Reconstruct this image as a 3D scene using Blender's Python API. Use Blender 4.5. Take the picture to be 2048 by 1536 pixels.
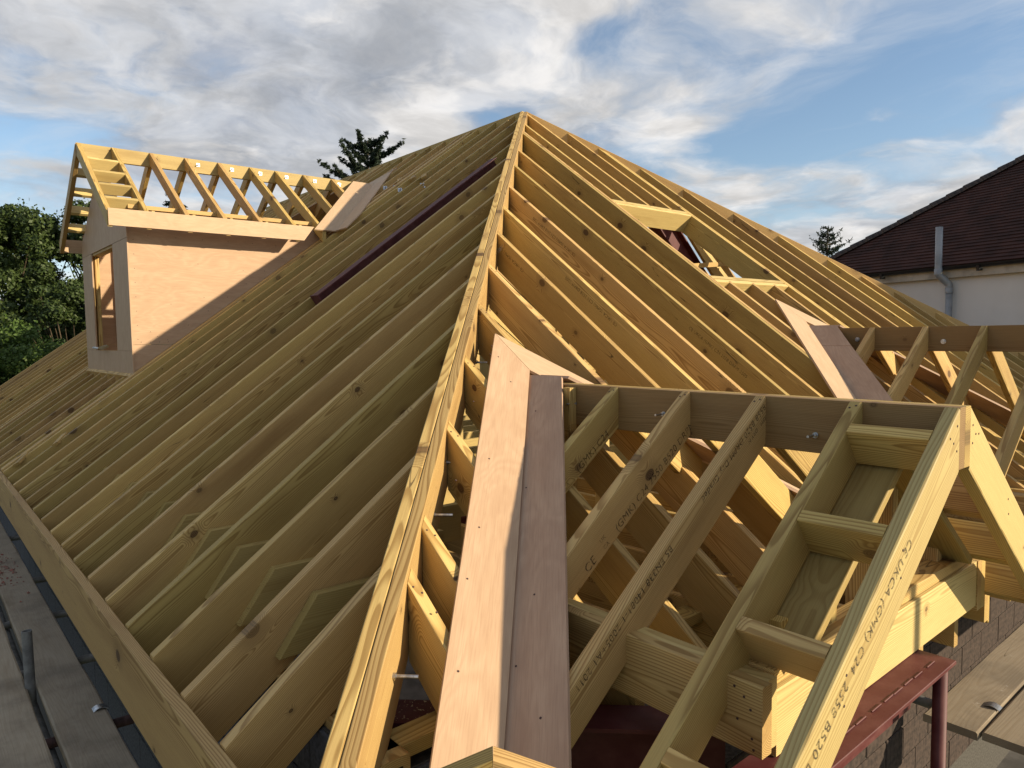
import bpy, bmesh, math, random
import numpy as np
from mathutils import Vector, Matrix
rng = random.Random(7)
nrg = np.random.default_rng(11)
scene = bpy.context.scene
for o in list(bpy.data.objects): bpy.data.objects.remove(o)
V = Vector
# ------------------------------------------------------------------ camera
cd = bpy.data.cameras.new('camera'); cam = bpy.data.objects.new('camera', cd); scene.collection.objects.link(cam)
cd.sensor_width = 36.0; cd.lens = 36.0 * 1424.8 / 2048.0; cd.clip_start = 0.05; cd.clip_end = 3000
r_, u_, f_ = V((0.7592, -0.6507, -0.0141)).normalized(), V((0.0544, 0.0419, 0.9976)).normalized(), V((0.6486, 0.7582, -0.0673)).normalized()
cam.matrix_world = Matrix(((r_.x, u_.x, -f_.x, -0.6637), (r_.y, u_.y, -f_.y, -2.7562), (r_.z, u_.z, -f_.z, 1.2008), (0, 0, 0, 1)))
scene.camera = cam
# ------------------------------------------------------------------ exposure
scene.view_settings.view_transform = 'Standard'; scene.view_settings.look = 'None'
scene.view_settings.gamma = 1.0; scene.view_settings.exposure = 0.80; scene.view_settings.use_curve_mapping = False
scene.render.resolution_x = 1024; scene.render.resolution_y = 768
# ------------------------------------------------------------------ sun and sky
SUN_AZ, SUN_EL = math.radians(55), math.radians(20.3)          # azimuth from +X towards -Y
TO_SUN = V((math.cos(SUN_EL) * math.cos(SUN_AZ), -math.cos(SUN_EL) * math.sin(SUN_AZ), math.sin(SUN_EL)))
sd = bpy.data.lights.new('sun', 'SUN'); sd.energy = 4.5; sd.angle = math.radians(0.55); sd.color = (1.0, 0.86, 0.63)
sun = bpy.data.objects.new('sun', sd); scene.collection.objects.link(sun)
sun.rotation_euler = (-TO_SUN).to_track_quat('-Z', 'Y').to_euler(); sun.location = (20, -25, 20)

world = bpy.data.worlds.new('World'); scene.world = world; world.use_nodes = True
nt = world.node_tree; nt.nodes.clear()

class G:
    """tiny node-graph helper"""
    def __init__(s, tree): s.t = tree
    def n(s, typ, **kw):
        nd = s.t.nodes.new(typ)
        for k, v in kw.items(): setattr(nd, k, v)
        return nd
    def link(s, a, b): s.t.links.new(a, b)
    def setin(s, sock, v):
        if v is None: return
        if hasattr(v, 'is_linked') or isinstance(v, bpy.types.NodeSocket): s.t.links.new(v, sock)
        else: sock.default_value = v
    def m(s, op, a, b=None, c=None, clamp=False):
        nd = s.n('ShaderNodeMath', operation=op, use_clamp=clamp)
        for i, v in enumerate((a, b, c)): s.setin(nd.inputs[i], v)
        return nd.outputs[0]
    def vm(s, op, a, b=None, scale=None):
        nd = s.n('ShaderNodeVectorMath', operation=op)
        s.setin(nd.inputs[0], a); s.setin(nd.inputs[1], b)
        if scale is not None: s.setin(nd.inputs['Scale'], scale)
        return nd.outputs['Value'] if op in ('LENGTH', 'DOT_PRODUCT', 'DISTANCE') else nd.outputs[0]
    def sep(s, v):
        nd = s.n('ShaderNodeSeparateXYZ'); s.link(v, nd.inputs[0]); return nd.outputs
    def comb(s, x, y, z):
        nd = s.n('ShaderNodeCombineXYZ')
        for i, v in enumerate((x, y, z)): s.setin(nd.inputs[i], v)
        return nd.outputs[0]
    def noise(s, vec, scale, detail=2.0, rough=0.5, dist=0.0, dim='3D', w=None):
        nd = s.n('ShaderNodeTexNoise', noise_dimensions=dim)
        if vec is not None: s.link(vec, nd.inputs['Vector'])
        nd.inputs['Scale'].default_value = scale; nd.inputs['Detail'].default_value = detail
        nd.inputs['Roughness'].default_value = rough; nd.inputs['Distortion'].default_value = dist
        return nd.outputs[0]
    def ramp(s, f, stops, interp='LINEAR'):
        nd = s.n('ShaderNodeValToRGB'); cr = nd.color_ramp; cr.interpolation = interp
        while len(cr.elements) > 1: cr.elements.remove(cr.elements[-1])
        for i, (p, c) in enumerate(stops):
            e = cr.elements[0] if i == 0 else cr.elements.new(p)
            e.position = p; e.color = (*c, 1) if len(c) == 3 else c
        s.setin(nd.inputs[0], f); return nd.outputs[0]
    def smooth(s, v, a, b, x=0.0, y=1.0):
        nd = s.n('ShaderNodeMapRange', interpolation_type='SMOOTHSTEP')
        s.setin(nd.inputs[0], v)
        for i, q in enumerate((a, b, x, y)): s.setin(nd.inputs[i + 1], q)
        return nd.outputs[0]
    def mix(s, f, a, b, mode='MIX'):
        nd = s.n('ShaderNodeMix', data_type='RGBA', blend_type=mode)
        s.setin(nd.inputs['Factor'], f)
        for nm, v in (('A', a), ('B', b)):
            sock = [i for i in nd.inputs if i.name == nm and i.type == 'RGBA'][0]
            if isinstance(v, tuple) and len(v) == 3: v = (*v, 1)
            s.setin(sock, v)
        return [o for o in nd.outputs if o.type == 'RGBA'][0]

g = G(nt)
sky = g.n('ShaderNodeTexSky', sky_type='NISHITA'); sky.sun_disc = False
sky.sun_elevation = SUN_EL; sky.sun_rotation = math.atan2(TO_SUN.x, TO_SUN.y); sky.air_density = 1.0; sky.dust_density = 0.6; sky.ozone_density = 1.6
tc = g.n('ShaderNodeTexCoord')
dirv = g.vm('NORMALIZE', tc.outputs['Generated'])
dx, dy, dz = g.sep(dirv)
den = g.m('ADD', g.m('MAXIMUM', dz, 0.0), 0.16)                # clouds lie on a flat layer overhead
px_, py_ = g.m('DIVIDE', dx, den), g.m('DIVIDE', dy, den)
cp = g.comb(px_, py_, 0.0)
wv = g.n('ShaderNodeTexNoise'); g.link(cp, wv.inputs['Vector']); wv.inputs['Scale'].default_value = 1.7; wv.inputs['Detail'].default_value = 4.0
cpw = g.vm('ADD', cp, g.vm('SCALE', g.vm('SUBTRACT', wv.outputs['Color'], (0.5, 0.5, 0.5)), None, 0.42))
def blob(vec, x, y, r, amt):
    d = g.vm('LENGTH', g.vm('SUBTRACT', vec, (x, y, 0.0)))
    return g.m('MULTIPLY', g.smooth(d, r * 0.15, r, 1.0, 0.0), amt)
# layout of the cloud bank: (x, y on the cloud layer, radius, amount)
BANK = [(0.55, 1.80, 1.25, 0.135), (1.15, 1.72, 0.62, 0.10), (1.0, 1.15, 0.5, 0.09), (1.66, 1.32, 0.50, 0.17), (2.95, 1.35, 0.75, 0.10), (2.14, 0.88, 0.10, 0.10), (2.45, 0.86, 0.12, 0.10), (2.3, 1.75, .45, .05),
        (1.33, 1.18, 0.17, -0.15), (1.36, 1.62, 0.14, -0.13), (1.95, 0.60, 0.58, -0.19), (2.15, 1.15, 0.34, -0.15), (0.42, 2.45, 0.34, -0.16), (-1.6, -0.4, 1.4, 0.06), (0.5, -1.6, 1.2, -0.06), (0.3, 0.2, 0.9, 0.04)]
def cloud_density(off):
    q = g.vm('ADD', cpw, off)
    fine = g.noise(g.vm('ADD', q, (7.3, 2.9, 0.0)), 2.2, 10.0, 0.56, 0.15)
    big = g.noise(g.vm('ADD', q, (3.1, 5.7, 0.0)), 0.9, 3.0, 0.5, 0.1)
    d = g.m('ADD', g.m('MULTIPLY', big, 0.40), g.m('MULTIPLY', fine, 0.60))
    for (x, y, r, amt) in BANK: d = g.m('ADD', d, blob(q, x, y, r, amt))
    return d
d0 = cloud_density((0.0, 0.0, 0.0))
d1 = cloud_density((0.14, -0.19, 0.0))                          # the same layer a little towards the sun
thr = 0.505
cover = g.m('MULTIPLY', g.smooth(g.m('SUBTRACT', d0, thr), -0.07, 0.13), g.smooth(dz, -0.01, 0.03))
thick = g.smooth(g.m('SUBTRACT', d0, thr), 0.03, 0.30)
lit = g.smooth(g.m('SUBTRACT', d0, d1), -0.16, 0.16)
CW, CG = (9.3, 9.3, 9.4), (4.3, 5.0, 6.2)
ccol = g.mix(thick, CW, CG)
ccol = g.mix(g.smooth(lit, 0.5, 1.0, 0.0, 0.9), ccol, (11.2, 10.9, 10.6))
ccol = g.mix(g.smooth(lit, 0.0, 0.5, 0.7, 0.0), ccol, (3.9, 4.5, 5.7))
cn = g.smooth(g.noise(g.vm('ADD', cpw, (5.0, 1.0, 0.0)), 3.1, 8.0, 0.6, 0.3), 0.32, 0.68, 0.78, 1.18)
ccol = g.mix(1.0, ccol, g.comb(cn, cn, cn), 'MULTIPLY')
wisp = g.smooth(g.noise(g.vm('ADD', g.vm('MULTIPLY', cpw, (2.1, 0.8, 1.0)), (1.0, 4.0, 0.0)), 1.2, 9.0, 0.62, 0.6), 0.42, 0.82, 0.0, 0.55)
skyb = g.mix(1.0, sky.outputs[0], (2.15, 2.15, 2.15), 'MULTIPLY')
skyc = g.mix(wisp, skyb, (9.5, 10.0, 10.6))
low = g.smooth(dz, -0.02, 0.20, 0.75, 0.0)
skyc = g.mix(low, skyc, (7.6, 9.3, 12.0))
final = g.mix(1.0, g.mix(cover, skyc, ccol), (0.86, 0.86, 0.86), 'MULTIPLY')
bg = g.n('ShaderNodeBackground'); g.link(final, bg.inputs[0]); bg.inputs[1].default_value = 0.05
world.cycles.sampling_method = 'MANUAL'; world.cycles.sample_map_resolution = 512
wo = g.n('ShaderNodeOutputWorld'); g.link(bg.outputs[0], wo.inputs[0])

# ------------------------------------------------------------------ materials
def new_mat(name):
    m = bpy.data.materials.new(name); m.use_nodes = True; m.node_tree.nodes.clear()
    gg = G(m.node_tree); out = gg.n('ShaderNodeOutputMaterial'); b = gg.n('ShaderNodeBsdfPrincipled'); gg.link(b.outputs[0], out.inputs[0])
    return m, gg, b, out

def wood_mat(name, tints, dark=0.55, ring=0.0058, knot=1.0, rough=0.62, contrast=0.5, splash=0.0, sat_noise=0.25):
    m, k, b, out = new_mat(name)
    oi = k.n('ShaderNodeObjectInfo'); tcn = k.n('ShaderNodeTexCoord')
    wn = k.n('ShaderNodeTexWhiteNoise', noise_dimensions='1D'); k.link(k.m('MULTIPLY', oi.outputs['Random'], 913.7), wn.inputs['W'])
    r1, r2, r3 = k.sep(wn.outputs['Color'])
    x, y, z = k.sep(tcn.outputs['Object'])
    xs = k.m('ADD', x, k.m('MULTIPLY', r1, 40.0))
    warpv = k.n('ShaderNodeTexNoise'); k.link(k.comb(k.m('MULTIPLY', xs, 0.7), k.m('MULTIPLY', y, 3.0), k.m('MULTIPLY', z, 3.0)), warpv.inputs['Vector'])
    warpv.inputs['Scale'].default_value = 1.0; warpv.inputs['Detail'].default_value = 2.0
    w1, w2, w3 = k.sep(warpv.outputs['Color'])
    # knots: branches running through the thickness of the board
    vor = k.n('ShaderNodeTexVoronoi', voronoi_dimensions='2D'); vor.inputs['Scale'].default_value = 3.6
    wob = k.m('MULTIPLY', k.m('SUBTRACT', w3, 0.5), 0.05)
    k.link(k.comb(k.m('MULTIPLY', k.m('ADD', xs, wob), 0.72), k.m('ADD', z, k.m('MULTIPLY', r3, 7.0)), 0.0), vor.inputs['Vector'])
    kd = k.m('DIVIDE', vor.outputs['Distance'], 3.6)
    kr, kg, kb = k.sep(vor.outputs['Color'])
    krad = k.m('MAXIMUM', k.m('SUBTRACT', k.m('MULTIPLY', kr, 0.036 * knot), 0.0175), 0.0)
    kin = k.m('DIVIDE', kd, k.m('ADD', krad, 0.0001))
    has = k.m('GREATER_THAN', krad, 0.002)
    kcore = k.m('MULTIPLY', k.smooth(kin, 0.75, 1.1, 1.0, 0.0), has)
    khalo = k.m('MULTIPLY', k.smooth(kin, 1.0, 3.2, 1.0, 0.0), has)
    bump_r = k.m('MULTIPLY', khalo, k.m('MULTIPLY', krad, 1.3))
    oy = k.m('ADD', y, k.m('MULTIPLY', k.m('SUBTRACT', r2, 0.5), 0.10))
    oz = k.m('ADD', z, k.m('ADD', 0.02, k.m('MULTIPLY', r3, 0.17)))
    oy = k.m('ADD', oy, k.m('MULTIPLY', k.m('SUBTRACT', w1, 0.5), 0.075))
    oz = k.m('ADD', oz, k.m('MULTIPLY', k.m('SUBTRACT', w2, 0.5), 0.09))
    R = k.m('SQRT', k.m('ADD', k.m('MULTIPLY', oy, oy), k.m('MULTIPLY', oz, oz)))
    R = k.m('ADD', R, bump_r)
    s = k.m('FRACT', k.m('DIVIDE', R, ring))
    late = k.m('MULTIPLY', k.smooth(s, 0.35, 0.85), k.smooth(s, 0.9, 1.0, 1.0, 0.0))
    fib = k.noise(k.comb(k.m('MULTIPLY', xs, 5.0), k.m('MULTIPLY', y, 260.0), k.m('MULTIPLY', z, 260.0)), 1.0, 2.0, 0.6)
    stain = k.noise(k.comb(k.m('MULTIPLY', xs, 0.9), k.m('MULTIPLY', y, 6.0), k.m('MULTIPLY', z, 7.0)), 1.0, 3.0, 0.55)
    nT = len(tints)
    base = k.ramp(k.m('ADD', k.m('MULTIPLY', r2, 0.72), k.m('MULTIPLY', stain, 0.42 * sat_noise / 0.25)), [((i + 0.3) / nT, t) for i, t in enumerate(tints)])
    dk = k.mix(1.0, base, (dark, dark * 0.82, dark * 0.62), 'MULTIPLY')
    c = k.mix(k.m('MULTIPLY', late, contrast), base, dk)
    c = k.mix(k.smooth(fib, 0.35, 0.75, 0.0, 0.30), c, dk)
    c = k.mix(k.smooth(stain, 0.52, 0.78, 0.0, 0.5), c, dk)
    c = k.mix(k.m('MULTIPLY', khalo, 0.38), c, (0.20, 0.115, 0.042))
    kring = k.m('ADD', 0.5, k.m('MULTIPLY', k.m('SINE', k.m('MULTIPLY', kd, 900.0)), 0.5))
    c = k.mix(k.m('MULTIPLY', kcore, k.m('ADD', 0.55, k.m('MULTIPLY', kg, 0.45))), c, k.mix(kring, (0.05, 0.025, 0.010), (0.15, 0.08, 0.03)))
    ck = k.noise(k.comb(k.m('MULTIPLY', xs, 0.55), k.m('MULTIPLY', y, 9.0), k.m('MULTIPLY', z, 16.0)), 1.0, 1.0, 0.4)
    ckm = k.noise(k.comb(k.m('ADD', xs, 55.0), k.m('MULTIPLY', y, 5.0), k.m('MULTIPLY', z, 5.0)), 1.1, 1.0, 0.5)
    crack = k.m('MULTIPLY', k.smooth(k.m('ABSOLUTE', k.m('SUBTRACT', ck, 0.5)), 0.0012, 0.0035, 1.0, 0.0), k.smooth(ckm, 0.58, 0.66, 0.0, 0.7))
    c = k.mix(crack, c, (0.03, 0.017, 0.008))
    bright = k.m('ADD', 0.80, k.m('MULTIPLY', r1, 0.38))
    c = k.mix(1.0, c, k.comb(bright, bright, bright), 'MULTIPLY')
    if splash:
        sp = k.noise(tcn.outputs['Object'], 5.5, 6.0, 0.72, 0.4); dirt = k.noise(tcn.outputs['Object'], 2.2, 5.0, 0.65)
        c = k.mix(k.smooth(dirt, 0.42, 0.68, 0.0, 0.5), c, (0.11, 0.085, 0.06))
        c = k.mix(k.smooth(sp, 0.64, 0.72, 0.0, splash), c, (0.46, 0.43, 0.38))
    k.link(c, b.inputs['Base Color']); b.inputs['Roughness'].default_value = rough; b.inputs['Specular IOR Level'].default_value = 0.28
    bp = k.n('ShaderNodeBump'); bp.inputs['Strength'].default_value = 0.25; bp.inputs['Distance'].default_value = 0.001
    k.link(k.m('ADD', k.m('MULTIPLY', fib, 0.7), k.m('MULTIPLY', late, -0.5)), bp.inputs['Height']); k.link(bp.outputs[0], b.inputs['Normal'])
    return m

M = {}
M['timber'] = wood_mat('treated_pine', [(0.43, 0.308, 0.095), (0.49, 0.346, 0.110), (0.54, 0.376, 0.126), (0.565, 0.378, 0.142), (0.51, 0.328, 0.128)], contrast=0.80, knot=1.35, dark=0.48)
M['timber_green'] = wood_mat('darker_treated_pine', [(0.36, 0.268, 0.09), (0.40, 0.292, 0.10), (0.43, 0.31, 0.11)], contrast=0.40, knot=1.3)
M['timber_red'] = wood_mat('redwood_pine', [(0.46, 0.300, 0.098), (0.50, 0.328, 0.110), (0.535, 0.355, 0.125)], contrast=0.80, knot=1.35, dark=0.48)
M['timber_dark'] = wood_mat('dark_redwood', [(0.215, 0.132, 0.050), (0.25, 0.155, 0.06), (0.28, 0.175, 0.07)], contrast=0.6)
M['timber_pale'] = wood_mat('fresh_pine', [(0.53, 0.405, 0.165), (0.57, 0.435, 0.18), (0.52, 0.39, 0.155)], contrast=0.6)
M['scaffold_wood'] = wood_mat('weathered_board', [(0.31, 0.255, 0.18), (0.35, 0.29, 0.205), (0.32, 0.265, 0.19)], contrast=0.16, knot=0.5, rough=0.9, splash=0.5)
M['scaffold_dry'] = wood_mat('dry_board', [(0.27, 0.215, 0.15), (0.31, 0.25, 0.175), (0.28, 0.225, 0.155)], contrast=0.25, knot=0.5, rough=0.9, splash=0.5)

def ply_mat(name, a, bcol, dk):
    m, k, b, out = new_mat(name)
    oi = k.n('ShaderNodeObjectInfo'); tcn = k.n('ShaderNodeTexCoord')
    x, y, z = k.sep(tcn.outputs['Object'])
    rr = k.m('MULTIPLY', oi.outputs['Random'], 37.0)
    xs = k.m('ADD', x, rr)
    p = k.comb(k.m('MULTIPLY', xs, 1.3), k.m('MULTIPLY', y, 4.2), k.m('ADD', k.m('MULTIPLY', z, 4.2), rr))
    w = k.noise(p, 1.0, 3.0, 0.5, 0.6)
    fig = k.m('ADD', 0.5, k.m('MULTIPLY', 0.5, k.m('SINE', k.m('MULTIPLY', w, 70.0))))
    fine = k.noise(k.comb(k.m('MULTIPLY', xs, 7.0), k.m('MULTIPLY', y, 190.0), k.m('MULTIPLY', z, 190.0)), 1.0, 3.0, 0.6)
    blot = k.noise(k.comb(k.m('MULTIPLY', xs, 3.0), k.m('MULTIPLY', y, 9.0), k.m('MULTIPLY', z, 9.0)), 1.0, 4.0, 0.6)
    c = k.mix(k.smooth(blot, 0.3, 0.7), a, bcol)
    c = k.mix(k.m('MULTIPLY', fig, 0.24), c, dk)
    c = k.mix(k.smooth(fine, 0.4, 0.75, 0.0, 0.5), c, dk)
    k.link(c, b.inputs['Base Color']); b.inputs['Roughness'].default_value = 0.6; b.inputs['Specular IOR Level'].default_value = 0.25
    bp = k.n('ShaderNodeBump'); bp.inputs['Strength'].default_value = 0.25; bp.inputs['Distance'].default_value = 0.0008
    k.link(fine, bp.inputs['Height']); k.link(bp.outputs[0], b.inputs['Normal'])
    return m
M['ply'] = ply_mat('hardwood_ply', (0.495, 0.338, 0.212), (0.45, 0.297, 0.18), (0.34, 0.203, 0.117))
M['ply_shaded'] = ply_mat('hardwood_ply_shaded', (0.48, 0.325, 0.215), (0.42, 0.27, 0.175), (0.30, 0.18, 0.115))  # same ply, darkened to paint in the shade on the gable-slope valley boards
M['ply_pale'] = ply_mat('pale_ply', (0.525, 0.37, 0.232), (0.49, 0.335, 0.205), (0.39, 0.25, 0.145))

def simple(name, col, rough=0.6, metal=0.0, nscale=20.0, namt=0.25, bump=0.0, spec=0.4, col2=None):
    m, k, b, out = new_mat(name)
    tcn = k.n('ShaderNodeTexCoord')
    f = k.noise(tcn.outputs['Object'], nscale, 5.0, 0.6)
    c2 = col2 if col2 else tuple(c * (1 - namt) * 0.8 for c in col)
    k.link(k.mix(k.smooth(f, 0.35, 0.68), col, c2), b.inputs['Base Color'])
    k.link(k.m('ADD', rough - 0.1, k.m('MULTIPLY', f, 0.2)), b.inputs['Roughness'])
    b.inputs['Metallic'].default_value = metal; b.inputs['Specular IOR Level'].default_value = spec
    if bump:
        bp = k.n('ShaderNodeBump'); bp.inputs['Strength'].default_value = 0.6; bp.inputs['Distance'].default_value = bump
        k.link(f, bp.inputs['Height']); k.link(bp.outputs[0], b.inputs['Normal'])
    return m
M['steel_red'] = simple('red_oxide_primer', (0.075, 0.013, 0.013), 0.6, 0.0, 9, 0.35, 0.0004, 0.3, (0.11, 0.034, 0.030))
M['zinc'] = simple('zinc_plated_steel', (0.62, 0.63, 0.64), 0.38, 1.0, 60, 0.3)
M['galv'] = simple('galvanised_tube', (0.22, 0.215, 0.20), 0.75, 0.2, 14, 0.3)
M['rust'] = simple('rusty_tube', (0.085, 0.045, 0.04), 0.8, 0.1, 40, 0.4, 0.001)
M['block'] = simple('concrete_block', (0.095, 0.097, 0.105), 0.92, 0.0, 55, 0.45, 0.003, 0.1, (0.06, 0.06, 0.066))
M['block_shaded'] = simple('shade_toned_block', (0.075, 0.055, 0.045), 0.95, 0.0, 30, 0.45, 0.003, 0.1, (0.04, 0.032, 0.028))  # blockwork with the shade on it put into its colour
M['mortar'] = simple('mortar', (0.10, 0.092, 0.08), 0.95, 0.0, 60, 0.3, 0.002, 0.1)
M['render'] = simple('painted_render', (0.66, 0.635, 0.60), 0.85, 0.0, 0.8, 0.10, 0.0, 0.2, (0.59, 0.565, 0.53))
M['soffit'] = simple('cream_painted_board', (0.476, 0.425, 0.348), 0.7, 0.0, 4.0, 0.2)
M['gutter'] = simple('black_gutter', (0.02, 0.02, 0.023), 0.4, 0.0, 9.0, 0.3)
M['pipe'] = simple('grey_plastic_pipe', (0.281, 0.289, 0.297), 0.35, 0.0, 6.0, 0.15, 0.0, 0.5)
M['tile'] = simple('clay_roof_tile', (0.062, 0.028, 0.022), 0.9, 0.0, 3.5, 0.5, 0.004, 0.15, (0.036, 0.020, 0.017))
M['hip_tile'] = simple('lichened_hip_tile', (0.10, 0.075, 0.062), 0.9, 0.0, 12.0, 0.5, 0.006, 0.2, (0.035, 0.03, 0.03))
M['ground'] = simple('rough_ground', (0.16, 0.14, 0.10), 0.95, 0.0, 0.7, 0.5, 0.02, 0.1, (0.06, 0.10, 0.03))
M['dark_floor'] = simple('concrete_floor', (0.12, 0.11, 0.10), 0.9, 0.0, 3.0, 0.4)
M['debris'] = simple('brick_rubble', (0.30, 0.11, 0.08), 0.9, 0.0, 40, 0.4, 0.002, 0.1, (0.22, 0.17, 0.13))
M['plastic'] = simple('cloudy_plastic', (0.72, 0.74, 0.74), 0.35, 0.0, 20, 0.1)
M['bark'] = simple('bark', (0.10, 0.075, 0.05), 0.95, 0.0, 9.0, 0.5, 0.02, 0.1)
M['sawdust'] = simple('sawdust', (0.55, 0.40, 0.22), 0.95, 0.0, 80, 0.3)
M['bag'] = simple('paper_wrapping', (0.72, 0.72, 0.74), 0.7, 0.0, 12, 0.2)

def ink_mat():
    m, k, b, out = new_mat('stamp_ink')
    tcn = k.n('ShaderNodeTexCoord')
    v = k.n('ShaderNodeTexVoronoi', voronoi_dimensions='2D'); v.inputs['Scale'].default_value = 210.0; v.inputs['Randomness'].default_value = 0.25
    k.link(tcn.outputs['Object'], v.inputs['Vector'])
    n = k.noise(tcn.outputs['Object'], 38.0, 4.0, 0.65)
    a = k.m('MULTIPLY', k.smooth(v.outputs['Distance'], 0.42, 0.62, 1.0, 0.15), k.smooth(n, 0.34, 0.54, 0.2, 0.85))
    b.inputs['Base Color'].default_value = (0.022, 0.016, 0.012, 1); b.inputs['Roughness'].default_value = 0.8
    tr = k.n('ShaderNodeBsdfTransparent'); mx = k.n('ShaderNodeMixShader')
    k.link(a, mx.inputs[0]); k.link(tr.outputs[0], mx.inputs[1]); k.link(b.outputs[0], mx.inputs[2]); k.link(mx.outputs[0], out.inputs[0])
    return m
M['ink'] = ink_mat()

def leaf_mat(name, c1, c2, c3):
    m, k, b, out = new_mat(name)
    geo = k.n('ShaderNodeNewGeometry'); rnd = geo.outputs['Random Per Island']
    tcn = k.n('ShaderNodeTexCoord')
    n = k.noise(tcn.outputs['Object'], 0.9, 3.0, 0.6)
    f = k.m('ADD', k.m('MULTIPLY', rnd, 0.55), k.m('MULTIPLY', n, 0.5))
    c = k.ramp(f, [(0.15, c1), (0.5, c2), (0.9, c3)])
    k.link(c, b.inputs['Base Color']); b.inputs['Roughness'].default_value = 0.55; b.inputs['Specular IOR Level'].default_value = 0.3
    tl = k.n('ShaderNodeBsdfTranslucent'); k.link(c, tl.inputs[0]); mx = k.n('ShaderNodeMixShader'); mx.inputs[0].default_value = 0.3
    k.link(b.outputs[0], mx.inputs[1]); k.link(tl.outputs[0], mx.inputs[2]); k.link(mx.outputs[0], out.inputs[0])
    return m
M['leaf'] = leaf_mat('broad_leaf', (0.024, 0.041, 0.012), (0.045, 0.071, 0.017), (0.082, 0.112, 0.028))
M['leaf_bright'] = leaf_mat('bright_leaf', (0.036, 0.066, 0.014), (0.07, 0.12, 0.022), (0.125, 0.175, 0.04))
M['needle'] = leaf_mat('conifer_needle', (0.012, 0.02, 0.012), (0.02, 0.034, 0.018), (0.035, 0.05, 0.025))

# ------------------------------------------------------------------ object helpers
COL = scene.collection
WM = {}
def link(o, world, parent):
    COL.objects.link(o)
    if parent is not None:
        o.parent = parent; o.matrix_parent_inverse = Matrix.Identity(4)
        o.matrix_basis = WM[parent.name].inverted() @ world
    else: o.matrix_basis = world
    WM[o.name] = world.copy()
    return o
def tag(o, label=None, cat=None, group=None, kind=None):
    if label: o['label'] = label
    if cat: o['category'] = cat
    if group: o['group'] = group
    if kind: o['kind'] = kind
    return o
def thing(name, loc, label, cat, group=None):
    e = bpy.data.objects.new(name, None); e.empty_display_size = 0.2
    link(e, Matrix.Translation(V(loc)), None)
    return tag(e, label, cat, group)
def mesh_obj(name, verts, faces, mat, world=None, parent=None, smooth=False):
    me = bpy.data.meshes.new(name); me.from_pydata([tuple(v) for v in verts], [], faces); me.validate()
    if smooth: me.polygons.foreach_set('use_smooth', [True] * len(me.polygons))
    me.update()
    if mat is not None: me.materials.append(M[mat] if isinstance(mat, str) else mat)
    o = bpy.data.objects.new(name, me)
    return link(o, world if world is not None else Matrix.Identity(4), parent)
def frame(p, x, zhint):
    x = V(x).normalized(); z = V(zhint); z = (z - x * z.dot(x)).normalized(); y = z.cross(x)
    return Matrix(((x.x, y.x, z.x, p[0]), (x.y, y.y, z.y, p[1]), (x.z, y.z, z.z, p[2]), (0, 0, 0, 1)))
def board(name, p0, p1, thick, depth, mat='timber', parent=None, up=(0, 0, 1), cut0=None, cut1=None, r=0.004, wander=0.0):
    """sawn timber: p0-p1 is the middle of its top edge, depth hangs below; ends may be cut by world planes (point, normal)"""
    p0, p1 = V(p0), V(p1); L = (p1 - p0).length
    W = frame(p0, p1 - p0, up); inv = W.inverted()
    h = thick / 2; r = min(r, h * 0.6, depth * 0.4); q = r * 0.29
    prof = []
    for (cy, cz, sy, sz) in ((h, 0, -1, -1), (h, -depth, -1, 1), (-h, -depth, 1, 1), (-h, 0, 1, -1)):
        a, b_, c_ = (cy + sy * r, cz), (cy + sy * q, cz + sz * q), (cy, cz + sz * r)
        prof += [a, b_, c_] if (cy > 0) == (cz == 0) else [c_, b_, a]
    verts = []
    for end, cut in ((0, cut0), (1, cut1)):
        if cut: cp_, cn = inv @ V(cut[0]), (inv.to_3x3() @ V(cut[1]))
        for (y, z) in prof:
            x = L * end
            if cut and abs(cn.x) > 1e-4: x = (cn.dot(cp_) - cn.y * y - cn.z * z) / cn.x
            verts.append((x, y, z))
    n = len(prof)
    faces = [(i, n + i, n + (i + 1) % n, (i + 1) % n) for i in range(n)] + [tuple(range(n)), tuple(range(2 * n - 1, n - 1, -1))]
    me_o = mesh_obj(name, verts, faces, mat, W, parent)
    return me_o
def panel(name, poly, normal, thick, mat, parent=None, grain=None):
    """flat sheet: world polygon = its outer face, thickness goes against the normal"""
    nrm = V(normal).normalized(); pts = [V(p) for p in poly]
    gx = V(grain) if grain else (pts[1] - pts[0])
    W = frame(pts[0], gx, nrm); inv = W.inverted()
    top = [inv @ p for p in pts]; n = len(top)
    area = sum(top[i].x * top[(i + 1) % n].y - top[(i + 1) % n].x * top[i].y for i in range(n))
    if area < 0: top.reverse()
    bot = [p - V((0, 0, thick)) for p in top]
    faces = [tuple(range(n)), tuple(range(2 * n - 1, n - 1, -1))] + [(i, n + i, n + (i + 1) % n, (i + 1) % n) for i in range(n)]
    return mesh_obj(name, top + bot, faces, mat, W, parent)
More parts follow.
